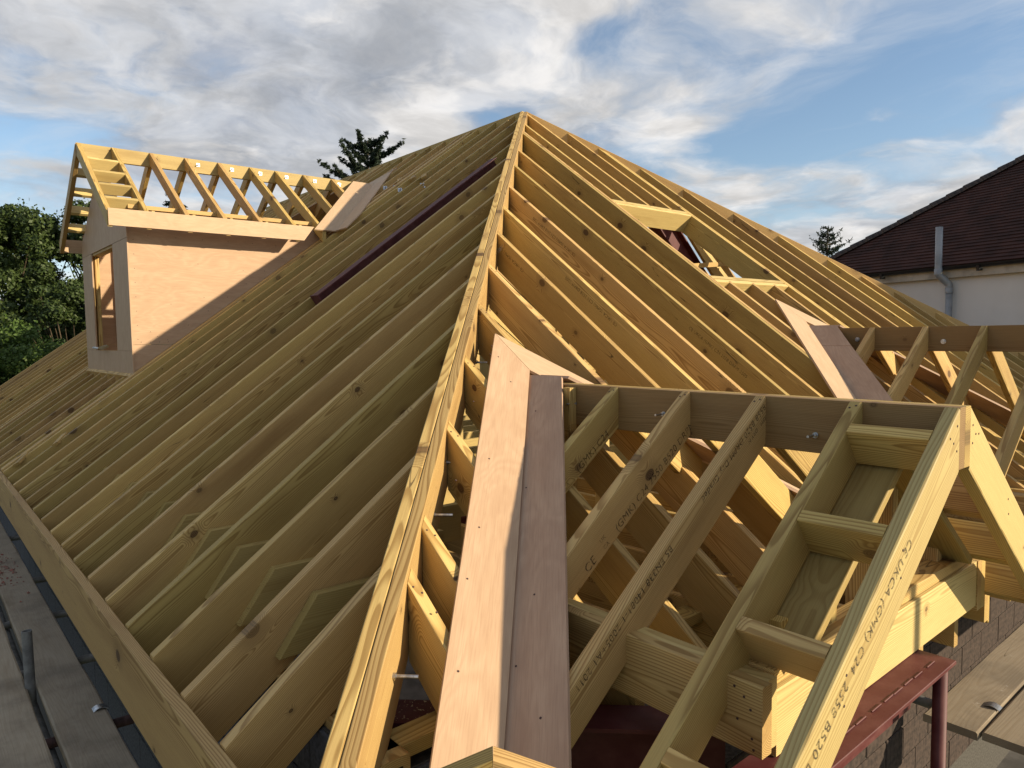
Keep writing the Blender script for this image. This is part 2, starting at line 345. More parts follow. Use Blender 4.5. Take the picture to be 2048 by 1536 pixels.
def box(name, lo, hi, mat, parent=None, b=0.0):
    lo, hi = V(lo), V(hi)
    if b <= 0:
        vs = [(x, y, z) for x in (0, hi.x - lo.x) for y in (0, hi.y - lo.y) for z in (0, hi.z - lo.z)]
        fs = [(0, 1, 3, 2), (4, 6, 7, 5), (0, 4, 5, 1), (2, 3, 7, 6), (0, 2, 6, 4), (1, 5, 7, 3)]
        return mesh_obj(name, vs, fs, mat, Matrix.Translation(lo), parent)
    bm = bmesh.new(); bmesh.ops.create_cube(bm, size=1.0)
    for v in bm.verts: v.co = V(((v.co.x + .5) * (hi.x - lo.x), (v.co.y + .5) * (hi.y - lo.y), (v.co.z + .5) * (hi.z - lo.z)))
    bmesh.ops.bevel(bm, geom=bm.edges[:], offset=b, segments=1, affect='EDGES')
    me = bpy.data.meshes.new(name); bm.to_mesh(me); bm.free(); me.materials.append(M[mat])
    return link(bpy.data.objects.new(name, me), Matrix.Translation(lo), parent)
def tube_geo(p0, p1, r0, r1, n=12, cap=True, base=0):
    p0, p1 = V(p0), V(p1); W = frame((0, 0, 0), p1 - p0, (0, 0, 1) if abs((p1 - p0).normalized().z) < .95 else (1, 0, 0))
    a, b_ = W.col[1].to_3d(), W.col[2].to_3d(); vs = []
    for p, r in ((p0, r0), (p1, r1)):
        for i in range(n):
            t = 2 * math.pi * i / n; vs.append(p + a * (r * math.cos(t)) + b_ * (r * math.sin(t)))
    fs = [(base + i, base + (i + 1) % n, base + n + (i + 1) % n, base + n + i) for i in range(n)]
    if cap: fs += [tuple(base + i for i in range(n - 1, -1, -1)), tuple(base + n + i for i in range(n))]
    return vs, fs
def tube(name, p0, p1, r, mat, parent=None, n=16, hollow=0.0):
    p0, p1 = V(p0), V(p1); L = (p1 - p0).length
    W = frame(p0, p1 - p0, (0, 0, 1) if abs((p1 - p0).normalized().z) < .95 else (1, 0, 0))
    vs, fs = [], []
    rings = [(0, r), (L, r)] if not hollow else [(0, hollow), (0, r), (L, r), (L, hollow), (L - 0.12, hollow * 0.98)]
    for (x, rr) in rings:
        for i in range(n):
            t = 2 * math.pi * i / n; vs.append((x, rr * math.cos(t), rr * math.sin(t)))
    for j in range(len(rings) - 1):
        fs += [(j * n + i, j * n + (i + 1) % n, (j + 1) * n + (i + 1) % n, (j + 1) * n + i) for i in range(n)]
    if not hollow: fs += [tuple(range(n - 1, -1, -1)), tuple((len(rings) - 1) * n + i for i in range(n))]
    else: fs += [tuple((len(rings) - 1) * n + i for i in range(n))]
    o = mesh_obj(name, vs, fs, mat, W, parent)
    if not hollow:
        for p in o.data.polygons: p.use_smooth = len(p.vertices) == 4
    return o
def stamp(parent, text, p, xdir, updir, size, off=0.0015):
    """dot-matrix ink stamp lying on a timber face"""
    cu = bpy.data.curves.new('stamp', 'FONT'); cu.body = text; cu.size = size * 0.82; cu.space_character = 1.1
    to = bpy.data.objects.new('tmp_text', cu)
    me = bpy.data.meshes.new_from_object(to); bpy.data.objects.remove(to); bpy.data.curves.remove(cu)
    me.name = 'stamp'; me.materials.clear(); me.materials.append(M['ink'])
    o = bpy.data.objects.new('stamp', me)
    x = V(xdir).normalized(); y = V(updir); y = (y - x * y.dot(x)).normalized(); z = x.cross(y); p = V(p) + z * off
    W = Matrix(((x.x, y.x, z.x, p.x), (x.y, y.y, z.y, p.y), (x.z, y.z, z.z, p.z), (0, 0, 0, 1)))
    return link(o, W, parent)
_cache = {}
def bolt(p, axis, parent, length=0.09, r=0.006, washer=0.025, square=True):
    """threaded rod with nut and square plate washer standing out of a timber face"""
    key = ('bolt', length, r, washer, square)
    W = frame(p, axis, (0, 0, 1) if abs(V(axis).normalized().z) < .9 else (1, 0, 0))
    if key not in _cache:
        vs, fs = [], []
        def cyl(x0, x1, rr, n, ph=0.0):
            base = len(vs)
            for x in (x0, x1):
                for i in range(n):
                    t = 2 * math.pi * i / n + ph; vs.append((x, rr * math.cos(t), rr * math.sin(t)))
            fs.extend([(base + i, base + (i + 1) % n, base + n + (i + 1) % n, base + n + i) for i in range(n)])
            fs.append(tuple(base + i for i in range(n - 1, -1, -1))); fs.append(tuple(base + n + i for i in range(n)))
        cyl(0.0005, 0.004, washer * (1.35 if square else 1), 4 if square else 14, math.pi / 4)
        cyl(0.0042, 0.015, r * 1.75, 6); cyl(0.003, length, r, 10)
        me = bpy.data.meshes.new('bolt'); me.from_pydata(vs, [], fs); me.materials.append(M['zinc']); _cache[key] = me
    return link(bpy.data.objects.new('bolt', _cache[key]), W, parent)
def screw(p, nrm, parent, r=0.004):
    if 'screw' not in _cache:
        n = 8; vs = [(0.0007, r * math.cos(2 * math.pi * i / n), r * math.sin(2 * math.pi * i / n)) for i in range(n)] + [(-0.003, r * 0.8 * math.cos(2 * math.pi * i / n), r * 0.8 * math.sin(2 * math.pi * i / n)) for i in range(n)]
        fs = [tuple(range(n))] + [(i, n + i, n + (i + 1) % n, (i + 1) % n) for i in range(n)]
        me = bpy.data.meshes.new('screw'); me.from_pydata(vs, [], fs); me.materials.append(M['rust']); _cache['screw'] = me
    return link(bpy.data.objects.new('screw', _cache['screw']), frame(p, nrm, (0, 0, 1) if abs(V(nrm).normalized().z) < .9 else (1, 0, 0)), parent)

# ------------------------------------------------------------------ roof geometry constants (metres; z = 0 at the eaves of the rafters)
T, T2, T3 = 0.7242, 0.7361, 0.6981
YH = -1.243
AX = 5.7168; AZ = T * AX; AY = YH + AZ / T2; BX = AX + AZ / T3
YEND = 12.95; TH = 0.047; DEP = 0.22
WU = V((-T, 0, 1)).normalized(); SU = V((0, -T2, 1)).normalized(); EU = V((T3, 0, 1)).normalized()
hipd = V((AX, AY - YH, AZ)); hip_n = V((AY - YH, -AX, 0)).normalized()          # points to the -y/+x side
farhipd = V((BX - AX, YH - AY, -AZ)); far_n = V((-(AY - YH), -(BX - AX), 0)).normalized()
hip_x = lambda y: (y - YH) * T2 / T

# ================================================================== SETTING
def plane_obj(name, lo, hi, z, mat, kind='structure'):
    o = mesh_obj(name, [(lo[0], lo[1], z), (hi[0], lo[1], z), (hi[0], hi[1], z), (lo[0], hi[1], z)], [(0, 1, 2, 3)], mat)
    return tag(o, kind=kind)
plane_obj('ground', (-900, -900), (900, 900), -3.1, 'ground')
fl = box('floor', (0.35, -1.15, -2.75), (11.2, 13.0, -2.6), 'dark_floor'); tag(fl, kind='structure')

def block_wall(name, p0, along, normal, length, zbot, ztop, label, mat='block'):
    """course of grey blocks laid on a mortar core; every block is its own part"""
    W0 = V(p0); a = V(along); n = V(normal)
    t = thing(name, (p0[0], p0[1], zbot), label, 'wall')
    core_lo = W0 - n * 0.095; e = W0 + a * length - n * 0.008
    lo = V((min(core_lo.x, e.x), min(core_lo.y, e.y), zbot)); hi = V((max(core_lo.x, e.x), max(core_lo.y, e.y), ztop))
    box('mortar_core', lo, hi, 'mortar', t)
    zc = ztop; row = 0
    while zc - 0.215 > zbot and row < 9:
        x = -0.22 if row % 2 else 0.0
        while x < length:
            x0, x1 = max(x + 0.005, 0), min(x + 0.435, length)
            if x1 - x0 > 0.05:
                q0 = W0 + a * x0 - n * 0.09; q1 = W0 + a * x1 + n * rng.uniform(0, 0.003)
                box('block', (min(q0.x, q1.x), min(q0.y, q1.y), zc - 0.215), (max(q0.x, q1.x), max(q0.y, q1.y), zc - 0.005), mat, t, 0.004)
            x += 0.44
        zc -= 0.22; row += 1
    return t
block_wall('block_wall', (0.30, -1.0, 0), (0, 1, 0), (-1, 0, 0), 13.8, -3.08, -0.06, 'grey concrete block wall below the long timber fascia board at left')
block_wall('block_wall', (2.95, -0.95, 0), (1, 0, 0), (0, -1, 0), 8.2, -3.08, -0.12, 'block wall coloured dark for shade behind the scaffold boards at lower right', 'block_shaded')
block_wall('block_wall', (0.30, -0.95, 0), (1, 0, 0), (0, -1, 0), 0.75, -3.08, -0.12, 'short grey block wall under the foot of the hip rafter')

block_wall('block_wall', (0.95, -1.45, 0), (1, 0, 0), (0, -1, 0), 1.95, -3.08, -0.26, 'block wall coloured dark for shade below the red steel beam of the near gable', 'block_shaded')
# ================================================================== MAIN HIP ROOF
roof = thing('hip_roof_frame', (0, 0, 0), 'large unfinished hipped roof of treated pine rafters rising to a central peak', 'roof frame')
xh = 0.052 / abs(hip_n.x)
W_RAFTERS = []
DY0, DY1, DXF = 5.594, 7.955, 1.205          # dormer cheeks and front
k = 0
while True:
    yf = -0.6106 + 0.4 * k; k += 1
    if yf > YEND: break
    y = yf - TH / 2 + rng.uniform(-0.006, 0.006)
    if k in (13, 14): y += 0.0
    segs = []
    if y < AY - 0.02: segs.append((0.0, None, 'hip'))
    elif DY0 + 0.0 < y < DY1: segs += [(0.0, DXF - 0.07, 'plumb'), ('valley', AX - 0.025, 'plumb')]
    else: segs.append((0.0, AX - 0.025, 'plumb'))
    for x0, x1, kind in segs:
        if x0 == 'valley': x0 = 4.75 - abs(y - 6.76) * 0.96
        c0 = ((x0, y, 0), (1, 0, 0))
        if kind == 'hip':
            hx = hip_x(y); c1 = (V((hx, y, T * hx)) - hip_n * 0.051, hip_n); x1 = hx
        else: c1 = ((x1, y, 0), (1, 0, 0))
        dz = rng.uniform(-0.005, 0.003); dz2 = rng.uniform(-0.006, 0.004); yb = y + rng.uniform(-.012, .012)
        o = board('rafter', (x0, y, T * x0 + dz), (x1, yb, T * x1 + dz2), TH, DEP, rng.choice(['timber'] * 5 + ['timber_red']), roof, WU, c0, c1)
        W_RAFTERS.append((y, x0, x1, o))
# doubled trimming rafters either side of the dormer
for y in (DY0 - 0.075, DY0 - 0.028, DY1 + 0.03, DY1 + 0.078):
    board('rafter', (0, y, 0.002), (AX - .03, y, T * (AX - .03) + .002), TH, DEP, 'timber', roof, WU, ((0, y, 0), (1, 0, 0)), ((AX - .03, y, 0), (1, 0, 0)))
# hip rafter: two plies side by side
for s in (-0.5, 0.5):
    off = hip_n * (0.0505 * s * 1.0)
    p0 = V((-0.35, YH - 0.35 * T / T2, -0.35 * T)) + off; p1 = V((AX, AY, AZ)) + off
    board('hip_rafter', p0, p1, 0.0485, 0.25, 'timber', roof, (0, 0, 1), ((p0.x, p0.y, 0), hipd.to_2d().to_3d().normalized()), ((AX - .02, AY - .02, 0), (hipd.x, hipd.y, 0)), 0.004)
    off2 = far_n * (0.0505 * s)
    q0 = V((AX, AY, AZ)) + off2; q1 = V((BX + .3, YH - .3, -.2)) + off2
    board('hip_rafter', q0, q1, 0.0485, 0.25, 'timber', roof, (0, 0, 1), ((AX + .02, AY - .02, 0), (farhipd.x, farhipd.y, 0)), None, 0.004)
board('ridge_board', (AX, AY + .02, AZ + .004), (AX, YEND + .1, AZ + .004), 0.047, 0.28, 'timber', roof)
# hip-end rafters
S_X = [0.612, 0.787, 1.187, 1.58, 1.99, 2.395, 2.817, 3.208, 3.608, 4.072, 4.483, 5.010, 5.058, 5.31, 5.709, 6.115, 6.40, 6.447, 6.80, 7.20, 7.66, 8.08, 8.54, 8.85, 9.16, 9.54, 9.93, 10.3, 10.7]
SKY_T, SKY_B = 2.25, 1.10            # skylight trimmers (y on the slope)
S_RAFTERS = []
for i, x in enumerate(S_X):
    near = x < AX
    if near: ye = YH + x * T / T2; c1 = (V((x, ye, 0)) + hip_n * 0.051, hip_n)
    else: ye = AY - (x - AX) * (AY - YH) / (BX - AX); c1 = (V((x, ye, 0)) + far_n * 0.051, far_n)
    if abs(x - AX) < .03: c1 = ((x, AY - .06, 0), (0, 1, 0)); ye = AY - .06
    ylo = YH
    spans = [(ylo, ye, True)]
    if x in (5.31, 5.709, 6.115): spans = [(ylo, SKY_B - .05, False), (SKY_T + .05, ye, True)]
    for a, b_, top in spans:
        if b_ - a < 0.1: continue
        xx = x + rng.uniform(-.004, .004)
        cc1 = c1 if top else ((xx, b_, 0), (0, 1, 0))
        za, zb = T2 * (a - YH), T2 * (b_ - YH)
        if not top: cc1 = ((xx, b_, zb), (0, 1, T2))
        cc0 = ((xx, a, za), (0, 1, T2)) if a > 0 else ((xx, a, 0), (0, 1, 0))
        o = board('rafter', (xx, a, za), (xx, b_, zb), TH, DEP, rng.choice(['timber'] * 3 + ['timber_red'] * 2), roof, SU, cc0, cc1)
        S_RAFTERS.append((xx, a, b_, o))
for yy in (SKY_T, SKY_B):            # skylight trimmers
    for j in (0, 1):
        yq = yy + (0.049 * j if yy == SKY_T else -0.049 * j)
        z = T2 * (yq - YH)
        board('trimmer', (5.083, yq, z), (6.375, yq, z), TH, DEP * 0.95, 'timber_pale', roof, SU, None, None)
for (xx, a, b_, o) in S_RAFTERS:                       # nails where the jack rafters meet the hip
    if xx < 4.6:
        for (dx_, dd) in ((-.010, .035), (.009, .06)):
            yy = b_ - .075 - dd; screw(V((xx + dx_, yy, T2 * (yy - YH) + .0008)), SU, o)
# rafters of the far slope
y = YH + 0.4
while y < YEND:
    x1 = AX + .03 if y > AY else AX + (AY - y) * (BX - AX) / (AY - YH) + .08
    board('rafter', (x1, y, AZ - (x1 - AX) * T3), (BX, y, 0), TH, DEP, 'timber', roof, EU, ((x1, y, 0), (1, 0, 0)), ((BX, y, 0), (1, 0, 0)))
    y += 0.4
# wall plates, fascia board
board('wall_plate', (0.37, -1.0, -0.03), (0.37, YEND, -0.03), 0.1, 0.05, 'timber', roof)
board('wall_plate', (0.25, -0.9, -0.03), (11.2, -0.9, -0.03), 0.1, 0.05, 'timber', roof)
fascia = board('fascia_board', (-0.0235, -1.35, -0.012), (-0.0235, 4.6, -0.012), 0.045, 0.285, 'timber', roof, r=0.003)
board('fascia_board', (-0.0235, 4.603, -0.014), (-0.0235, YEND + .1, -0.014), 0.045, 0.285, 'timber', roof, r=0.003)
# joists on the left side with sloped clipped ends, lying beside the rafters
for kk in range(0, 30):
    y = -0.6106 + 0.4 * kk - TH - 0.0245
    if kk == 0 or y < -0.4: continue
    z1 = 0.25
    board('joist', (0.15, y, z1), (5.2 if y > 1.0 else 1.2 + y, y, z1), 0.046, 0.205, 'timber_green', roof, (0, 0, 1), ((0.467, y, z1), (0.80, 0, -0.60)), None, 0.003)
# floor joists running from the hip end inwards
xj = 1.60; JOISTS = []
while xj < 10.5:
    o = board('joist', (xj, -1.69, 0.0), (xj, 4.2, 0.0), 0.046, 0.2, rng.choice(['timber', 'timber_red']), roof, (0, 0, 1)); JOISTS.append((xj, o))
    xj += 0.405
# studs of the inner partition seen under the hip
for (xs_, ys_, zt) in ((2.25, 0.62, 1.12), (2.25, 0.95, 1.38), (2.25, 1.30, 1.62), (2.25, 1.72, 1.9), (2.62, 0.62, 1.15), (1.72, 0.25, 0.72), (1.45, -0.02, 0.62), (3.0, 0.62, 1.15), (3.4, 0.62, 1.15), (3.8, 0.62, 1.15), (2.25, 2.1, 2.2)):
    zt = min(zt, T * (xs_ - .03) - DEP * 1.25, T2 * (ys_ - .05 - YH) - DEP * 1.25)
    if zt > .2: board('stud', (xs_, ys_, 0.002), (xs_, ys_, zt), 0.047, 0.095, 'timber_pale', roof, (0, 1, 0))
board('purlin', (2.2, 0.6, 1.02), (4.6, 0.6, 1.02), 0.047, 0.15, 'timber', roof)
for (x, y, z) in ((0.434, -0.879, 0.156), (1.145, -0.169, 0.643), (0.931, -0.382, 0.483), (1.912, 0.598, 1.047), (5.066, 3.752, 3.414), (4.55, 3.237, 3.041), (4.208, 2.894, 2.732)):
    bolt((x, y, z), hip_n, roof, 0.085, 0.006, 0.022, True)
# bolted packing pieces on the trimming rafters
for (x, y) in ((0.157, DY0 - .052), (0.863, DY0 - .052), (1.594, DY0 - .052), (2.299, DY0 - .052)):
    bolt(V((x, DY0 - .1, T * x - .05)), (0, -1, 0), roof, 0.03, 0.008, 0.026, False)
for (x, y) in ((4.22, 4.56), (4.561, 6.0), (4.3, 5.2), (4.45, 5.55)):
    bolt(V((x, y, T * x - .03)), (-.3, -1, .4), roof, 0.05, 0.007, 0.03, True)
for (x, y) in ((0.09, 5.40), (0.36, 5.05), (4.40, 4.93), (4.48, 5.30), (4.55, 5.75)):
    board('packing_piece', (x, y - .12, T * x + .012), (x + .10, y + .02, T * (x + .1) + .012), 0.07, 0.025, 'timber_red', roof, WU)

# ================================================================== STEEL
def i_beam(name, p0, p1, depth, width, tf, tw, label, up=(0, 0, 1), post=None):
    W = frame(p0, V(p1) - V(p0), up); L = (V(p1) - V(p0)).length
    t = thing(name, p0, label, 'steel beam')
    def bar(nm, y0, y1, z0, z1):
        vs = [(x, y, z) for x in (0, L) for y in (y0, y1) for z in (z0, z1)]
        return mesh_obj(nm, vs, [(0, 1, 3, 2), (4, 6, 7, 5), (0, 4, 5, 1), (2, 3, 7, 6), (0, 2, 6, 4), (1, 5, 7, 3)], 'steel_red', W, t)
    bar('flange', -width / 2, width / 2, -tf, 0); bar('flange', -width / 2, width / 2, -depth, -depth + tf); bar('web', -tw / 2, tw / 2, -depth + tf, -tf)
    return t, W
# steel rafter lying in the left slope
p0, p1 = V((2.14, 3.19, T * 2.14 + .035)), V((4.20, 3.19, T * 4.20 + .035))
st, Wst = i_beam('steel_beam', p0, p1, 0.2, 0.12, 0.012, 0.01, 'dark red primed steel beam lying between the rafters of the left slope', WU)
mesh_obj('end_plate', [(-.012, -.075, .004), (-.012, .075, .004), (-.012, .075, -.21), (-.012, -.075, -.21), (-.001, -.075, .004), (-.001, .075, .004), (-.001, .075, -.21), (-.001, -.075, -.21)],
         [(0, 1, 2, 3), (7, 6, 5, 4), (0, 4, 5, 1), (1, 5, 6, 2), (2, 6, 7, 3), (3, 7, 4, 0)], 'steel_red', Wst, st)
i_beam('steel_beam', (0.42, -0.62, -0.05), (1.30, -1.50, -0.05), 0.26, 0.15, 0.014, 0.01, 'dark red steel beam with sawdust on its end, crossing under the foot of the hip')
sb = thing('steel_beam', (0.9, -1.79, 0.0), 'sunlit red primed steel beam under the timber header of the near gable', 'steel beam')
box('top_plate', (0.9, -1.886, -0.014), (2.19, -1.70, 0.0), 'steel_red', sb, 0.002)
box('web', (0.9, -1.735, -0.24), (2.19, -1.715, -0.0142), 'steel_red', sb)
weld = [(0.9 + .15 + i * .09 + rng.uniform(-.02, .02), -1.835 + rng.uniform(-.002, .002)) for i in range(12)]
vs, fs = [], []
for (x, y) in weld:
    a, b_ = tube_geo((x, y, 0.002), (x + .07, y + .001, 0.002), .0028, .0028, 6, True, len(vs)); vs += a; fs += b_
mesh_obj('weld_seam', vs, fs, 'steel_red', None, sb)
pst = thing('steel_post', (2.15, -1.845, -3.1), 'round dark red steel post under the right end of the sunlit steel beam', 'steel post')
tube('shaft', (2.135, -1.852, -3.1), (2.135, -1.852, -.0145), 0.024, 'steel_red', pst)
box('base_plate', (2.05, -1.95, -3.098), (2.26, -1.74, -3.085), 'steel_red', pst)
# raking steel seen through the skylight opening, and red steel seen between rafters
i_beam('steel_beam', (6.55, 3.0, 3.05), (8.75, 3.0, 1.08), 0.30, 0.16, 0.016, 0.012, 'raking dark red steel beam seen through the skylight opening')
i_beam('steel_beam', (0.15, 1.15, -0.02), (3.2, 1.15, -0.02), 0.2, 0.12, 0.012, 0.01, 'red steel beam glimpsed between the lower left rafters')
for j in range(14): board('partition_board', (6.05 + j * .2, 4.05, 0.0), (6.05 + j * .2, 4.05, min(2.9, AZ - abs(6.05 + j * .2 - AX) * T3 - .45)), 0.196, 0.03, 'timber_red', roof, (0, -1, 0))
board('strut', (7.45, 2.93, 2.78), (8.95, 2.93, 1.45), 0.047, 0.33, 'timber_pale', roof)
board('strut', (6.6, 2.70, 2.05), (8.1, 2.70, 2.18), 0.047, 0.06, 'timber_red', roof)
sw = []
for i in range(260):
    a = rng.uniform(0, .55); b_ = rng.uniform(-.07, .07); p = V((0.42, -.62, -.049)) + V((.707, -.707, 0)) * a + V((.707, .707, 0)) * b_
    sw.append(p)
vs, fs = [], []
for p in sw:
    s = rng.uniform(.003, .009); n0 = len(vs); vs += [p + V((rng.uniform(-s, s), rng.uniform(-s, s), rng.uniform(0, .004))) for _ in range(3)]; fs.append((n0, n0 + 1, n0 + 2))
o = mesh_obj('sawdust', vs, fs, 'sawdust'); tag(o, 'pale sawdust scattered on the dark red steel beam end', 'sawdust', kind='stuff')

# ================================================================== CROSS GABLES
TP = 0.74
def cross_gable(name, label, xc, zr, ys, ybar, yback, half, ladder, jack_end):
    t = thing(name, (xc, ybar, 0), label, 'gable frame')
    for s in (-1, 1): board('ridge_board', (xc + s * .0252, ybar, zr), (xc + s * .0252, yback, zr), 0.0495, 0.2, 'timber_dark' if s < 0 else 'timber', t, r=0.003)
    out = {}
    for y in ys + [ybar]:
        for s in (-1, 1):
            up = V((s * TP, 0, 1)).normalized(); yc = y + TH / 2
            x0 = xc + s * .0505
            xe = xc + s * half
            zs = T2 * (yc - YH)                                  # main slope below this rafter
            xv = xc + s * (.0505 + (zr - zs) / TP) if zs > 0 else xe
            if abs(xv - xc) < half: xe = xv
            zf = lambda x: zr - abs(x - x0) * TP
            if s < 0: o = board('rafter', (xe, yc, zf(xe)), (x0, yc, zr), TH, 0.172 if y == ybar else 0.155, 'timber_pale' if y == ybar else 'timber', t, up, ((xe, yc, 0), (1, 0, 0)) if abs(xe - xc) == half else ((xe, yc, zf(xe) - .02), V((0, -T2, 1))), ((x0, yc, 0), (1, 0, 0)), 0.007)
            else: o = board('rafter', (x0, yc, zr), (xe, yc, zf(xe)), TH, 0.172 if y == ybar else 0.155, 'timber_pale' if y == ybar else 'timber', t, up, ((x0, yc, 0), (1, 0, 0)), ((xe, yc, 0), (1, 0, 0)), 0.007)
            out[(round(y, 3), s)] = o
    return t, out
YBAR = -1.97; NY = [-0.16, -0.547, -0.949, -1.299, -1.667]
near, NR = cross_gable('cross_gable_frame', 'near unfinished gable roof frame with ladder of noggins and plywood valley boards', 1.933, 0.953, NY, YBAR, 0.02, 1.42, True, True)
# ladder noggins (both slopes)
for s in (-1, 1):
    for xn in (1.775, 1.447, 1.107, 0.765):
        x = xn if s < 0 else 2 * 1.933 - xn
        z = 0.953 - (abs(x - 1.933) - .0505) * TP
        up = V((s * TP, 0, 1)).normalized()
        board('noggin', (x, -1.667, z), (x, -1.923, z), TH, 0.15, 'timber', near, up, None, None, 0.005)
# plank under the ladder, studs, header and side beams
for s in (-1, 1):
    xm = lambda x: x if s < 0 else 2 * 1.933 - x
    up = V((s * TP, 0, 1)).normalized(); dn = up * -0.165
    pz = lambda x: 0.953 - (abs(x - 1.933) - .0505) * TP
    a, b_ = V((xm(1.13), -1.725, pz(1.13))) + dn, V((xm(1.88), -1.725, pz(1.88))) + dn
    board('gable_plank', a, b_, 0.145, 0.03, 'timber_green', near, up)
for (xs_, zt) in ((1.30, .34), (1.62, .56), (1.933, .74), (2.10, .66), (2.32, .50), (2.56, .33)):
    board('stud', (xs_, -1.70, 0.2), (xs_, -1.70, zt), 0.047, 0.095, 'timber', near, (0, -1, 0))
board('gable_sole_plate', (1.16, -1.70, 0.247), (2.78, -1.70, 0.247), 0.095, 0.045, 'timber', near)
hd = board('header_beam', (1.15, -1.737, 0.2), (2.83, -1.737, 0.2), 0.047, 0.198, 'timber_pale', near, r=0.003)
for j, (x, y0) in enumerate(((1.073, -1.775), (1.123, -1.762))):
    board('side_beam', (x, y0, 0.243 - .002 * j), (x, -0.75, 0.243 - .002 * j), 0.0485, 0.2, 'timber' if j == 0 else 'timber_pale', near, r=0.003)
for j, (x, y0) in enumerate(((2.845, -1.765), (2.895, -1.765))):
    board('side_beam', (x, y0, 0.2), (x, -0.4, 0.2), 0.0485, 0.22, 'timber', near, r=0.003)
board('post', (1.86, -0.225, 0.0), (1.86, -0.225, .94), 0.047, 0.047, 'timber', near, (0, 1, 0))
# plywood valley boards
def on_s(x, y, o=0.0): return V((x, y, T2 * (y - YH))) + SU * o
PLU = V((-TP, 0, 1)).normalized(); PRU = V((TP, 0, 1)).normalized()
def on_pl(x, y, xc, zr, o=0.0):
    s = -1 if x < xc else 1
    return V((x, y, zr - (abs(x - xc) - .0505) * TP)) + (PLU if s < 0 else PRU) * o
vb = panel('valley_board', [on_s(1.915, .118, .016), on_s(1.90, .392, .016), on_s(0.25, -1.305, .016), on_s(0.505, -1.31, .016)], SU, 0.016, 'ply', near, (1, 1, T2))
panel('valley_board', [on_s(1.918, .118, .016), on_s(1.903, .392, .016), on_s(3.56, -1.30, .016), on_s(3.30, -1.30, .016)], SU, 0.016, 'ply_pale', near, (1, -1, -T2))
vb2 = panel('valley_board', [on_pl(1.915, .112, 1.933, .953, .016), on_pl(1.915, -.145, 1.933, .953, .016), on_pl(0.545, -1.553, 1.933, .953, .016), on_pl(0.50, -1.318, 1.933, .953, .016)], PLU, 0.016, 'ply_shaded', near, (1, 1, TP))
panel('valley_board', [on_pl(1.952, .112, 1.933, .953, .016), on_pl(1.952, -.145, 1.933, .953, .016), on_pl(3.30, -1.55, 1.933, .953, .016), on_pl(3.35, -1.318, 1.933, .953, .016)], PRU, 0.016, 'ply_shaded', near, (1, -1, -TP))
for (x, y) in ((1.78, .22), (1.72, .05), (1.40, -.05), (1.25, -.35), (1.02, -.42), (0.98, -.62), (.80, -.78), (.62, -.85), (.58, -1.02), (1.8, .30), (1.74, .24)):
    screw(on_s(x, y, .0165), SU, vb)
for (x, y) in ((1.70, -.18), (1.72, -.05), (1.4, -.38), (1.33, -.52), (1.05, -.74), (.98, -.95), (.78, -1.08), (.70, -1.28)):
    screw(on_pl(x, y, 1.933, .953, .0165), PLU, vb2)
for (y, z) in ((-0.265, 0.86), (-0.81, 0.847), (-1.50, .82)): bolt((1.882, y, z), (-1, 0, 0), near, 0.06, 0.005, 0.011, False)
for (y, xs_) in ((-1.97, (1.86, 1.83, 1.80, 1.86, 1.45, 1.44, 1.11, 1.10)),):
    for j, x in enumerate(xs_):
        screw(V((x, y - .0005, 0.953 - (1.8825 - x) * TP - (.04, .07, .03, .12, .05, .12, .05, .12)[j])), (0, -1, 0), NR[(y, -1)])
        screw(V((3.866 - x, y - .0005, 0.953 - (1.8825 - x) * TP - (.05, .06, .04, .11, .06, .11, .05, .12)[j])), (0, -1, 0), NR[(y, 1)])
for y in NY[1:]:
    for (x, dy) in ((1.865, .015), (1.855, .033)): screw(V((x, y + dy, 0.953 - (1.8825 - x) * TP + .0005)), PLU, NR[(y, -1)])
for (y, z) in ((-1.72, .20), (-1.70, .13), (-1.745, .09), (-1.74, .17), (-1.75, .06), (-1.69, .22)): screw((1.0482, y, z), (-1, 0, 0), near)
# mitred off-cut standing on the valley boards at the bottom edge
oc = thing('timber_offcut', (0.50, -1.33, 0.02), 'mitred timber end poking up at the bottom of the plywood valley', 'offcut')
board('timber', (0.21, -1.332, .116), (0.368, -1.459, .198), 0.062, 0.04, 'timber', oc, (0, 0, 1), None, ((0.368, -1.459, .198), (.77, -.64, 0)))
board('timber', (0.369, -1.460, .198), (0.53, -1.60, .118), 0.062, 0.04, 'timber', oc, (0, 0, 1), ((0.369, -1.460, .198), (.77, -.64, 0)), None)

far, FR = cross_gable('cross_gable_frame', 'farther unfinished gable roof frame at right edge, below the skylight opening', 5.72, 1.23, [0.28, -0.137, -0.557, -0.972, -1.39, -1.8], -2.25, 0.33, 1.55, False, True)
FX, FZ = 5.72, 1.23
panel('valley_board', [on_s(5.705, .505, .016), on_s(5.69, .80, .016), on_s(4.25, -.68, .016), on_s(4.50, -.70, .016)], SU, 0.016, 'ply_pale', far, (1, 1, T2))
panel('valley_board', [on_s(5.708, .505, .016), on_s(5.693, .80, .016), on_s(7.2, -.70, .016), on_s(6.95, -.70, .016)], SU, 0.016, 'ply_pale', far, (1, -1, -T2))
panel('valley_board', [on_pl(5.69, .49, FX, FZ, .016), on_pl(5.69, .20, FX, FZ, .016), on_pl(5.45, -0.04, FX, FZ, .016), on_pl(5.45, .25, FX, FZ, .016)], PLU, 0.016, 'ply_shaded', far, (1, 1, TP))
panel('valley_board', [on_pl(5.447, .247, FX, FZ, .016), on_pl(5.447, -0.043, FX, FZ, .016), on_pl(4.50, -1.02, FX, FZ, .016), on_pl(4.44, -.78, FX, FZ, .016)], PLU, 0.016, 'ply_shaded', far, (1, 1, TP))
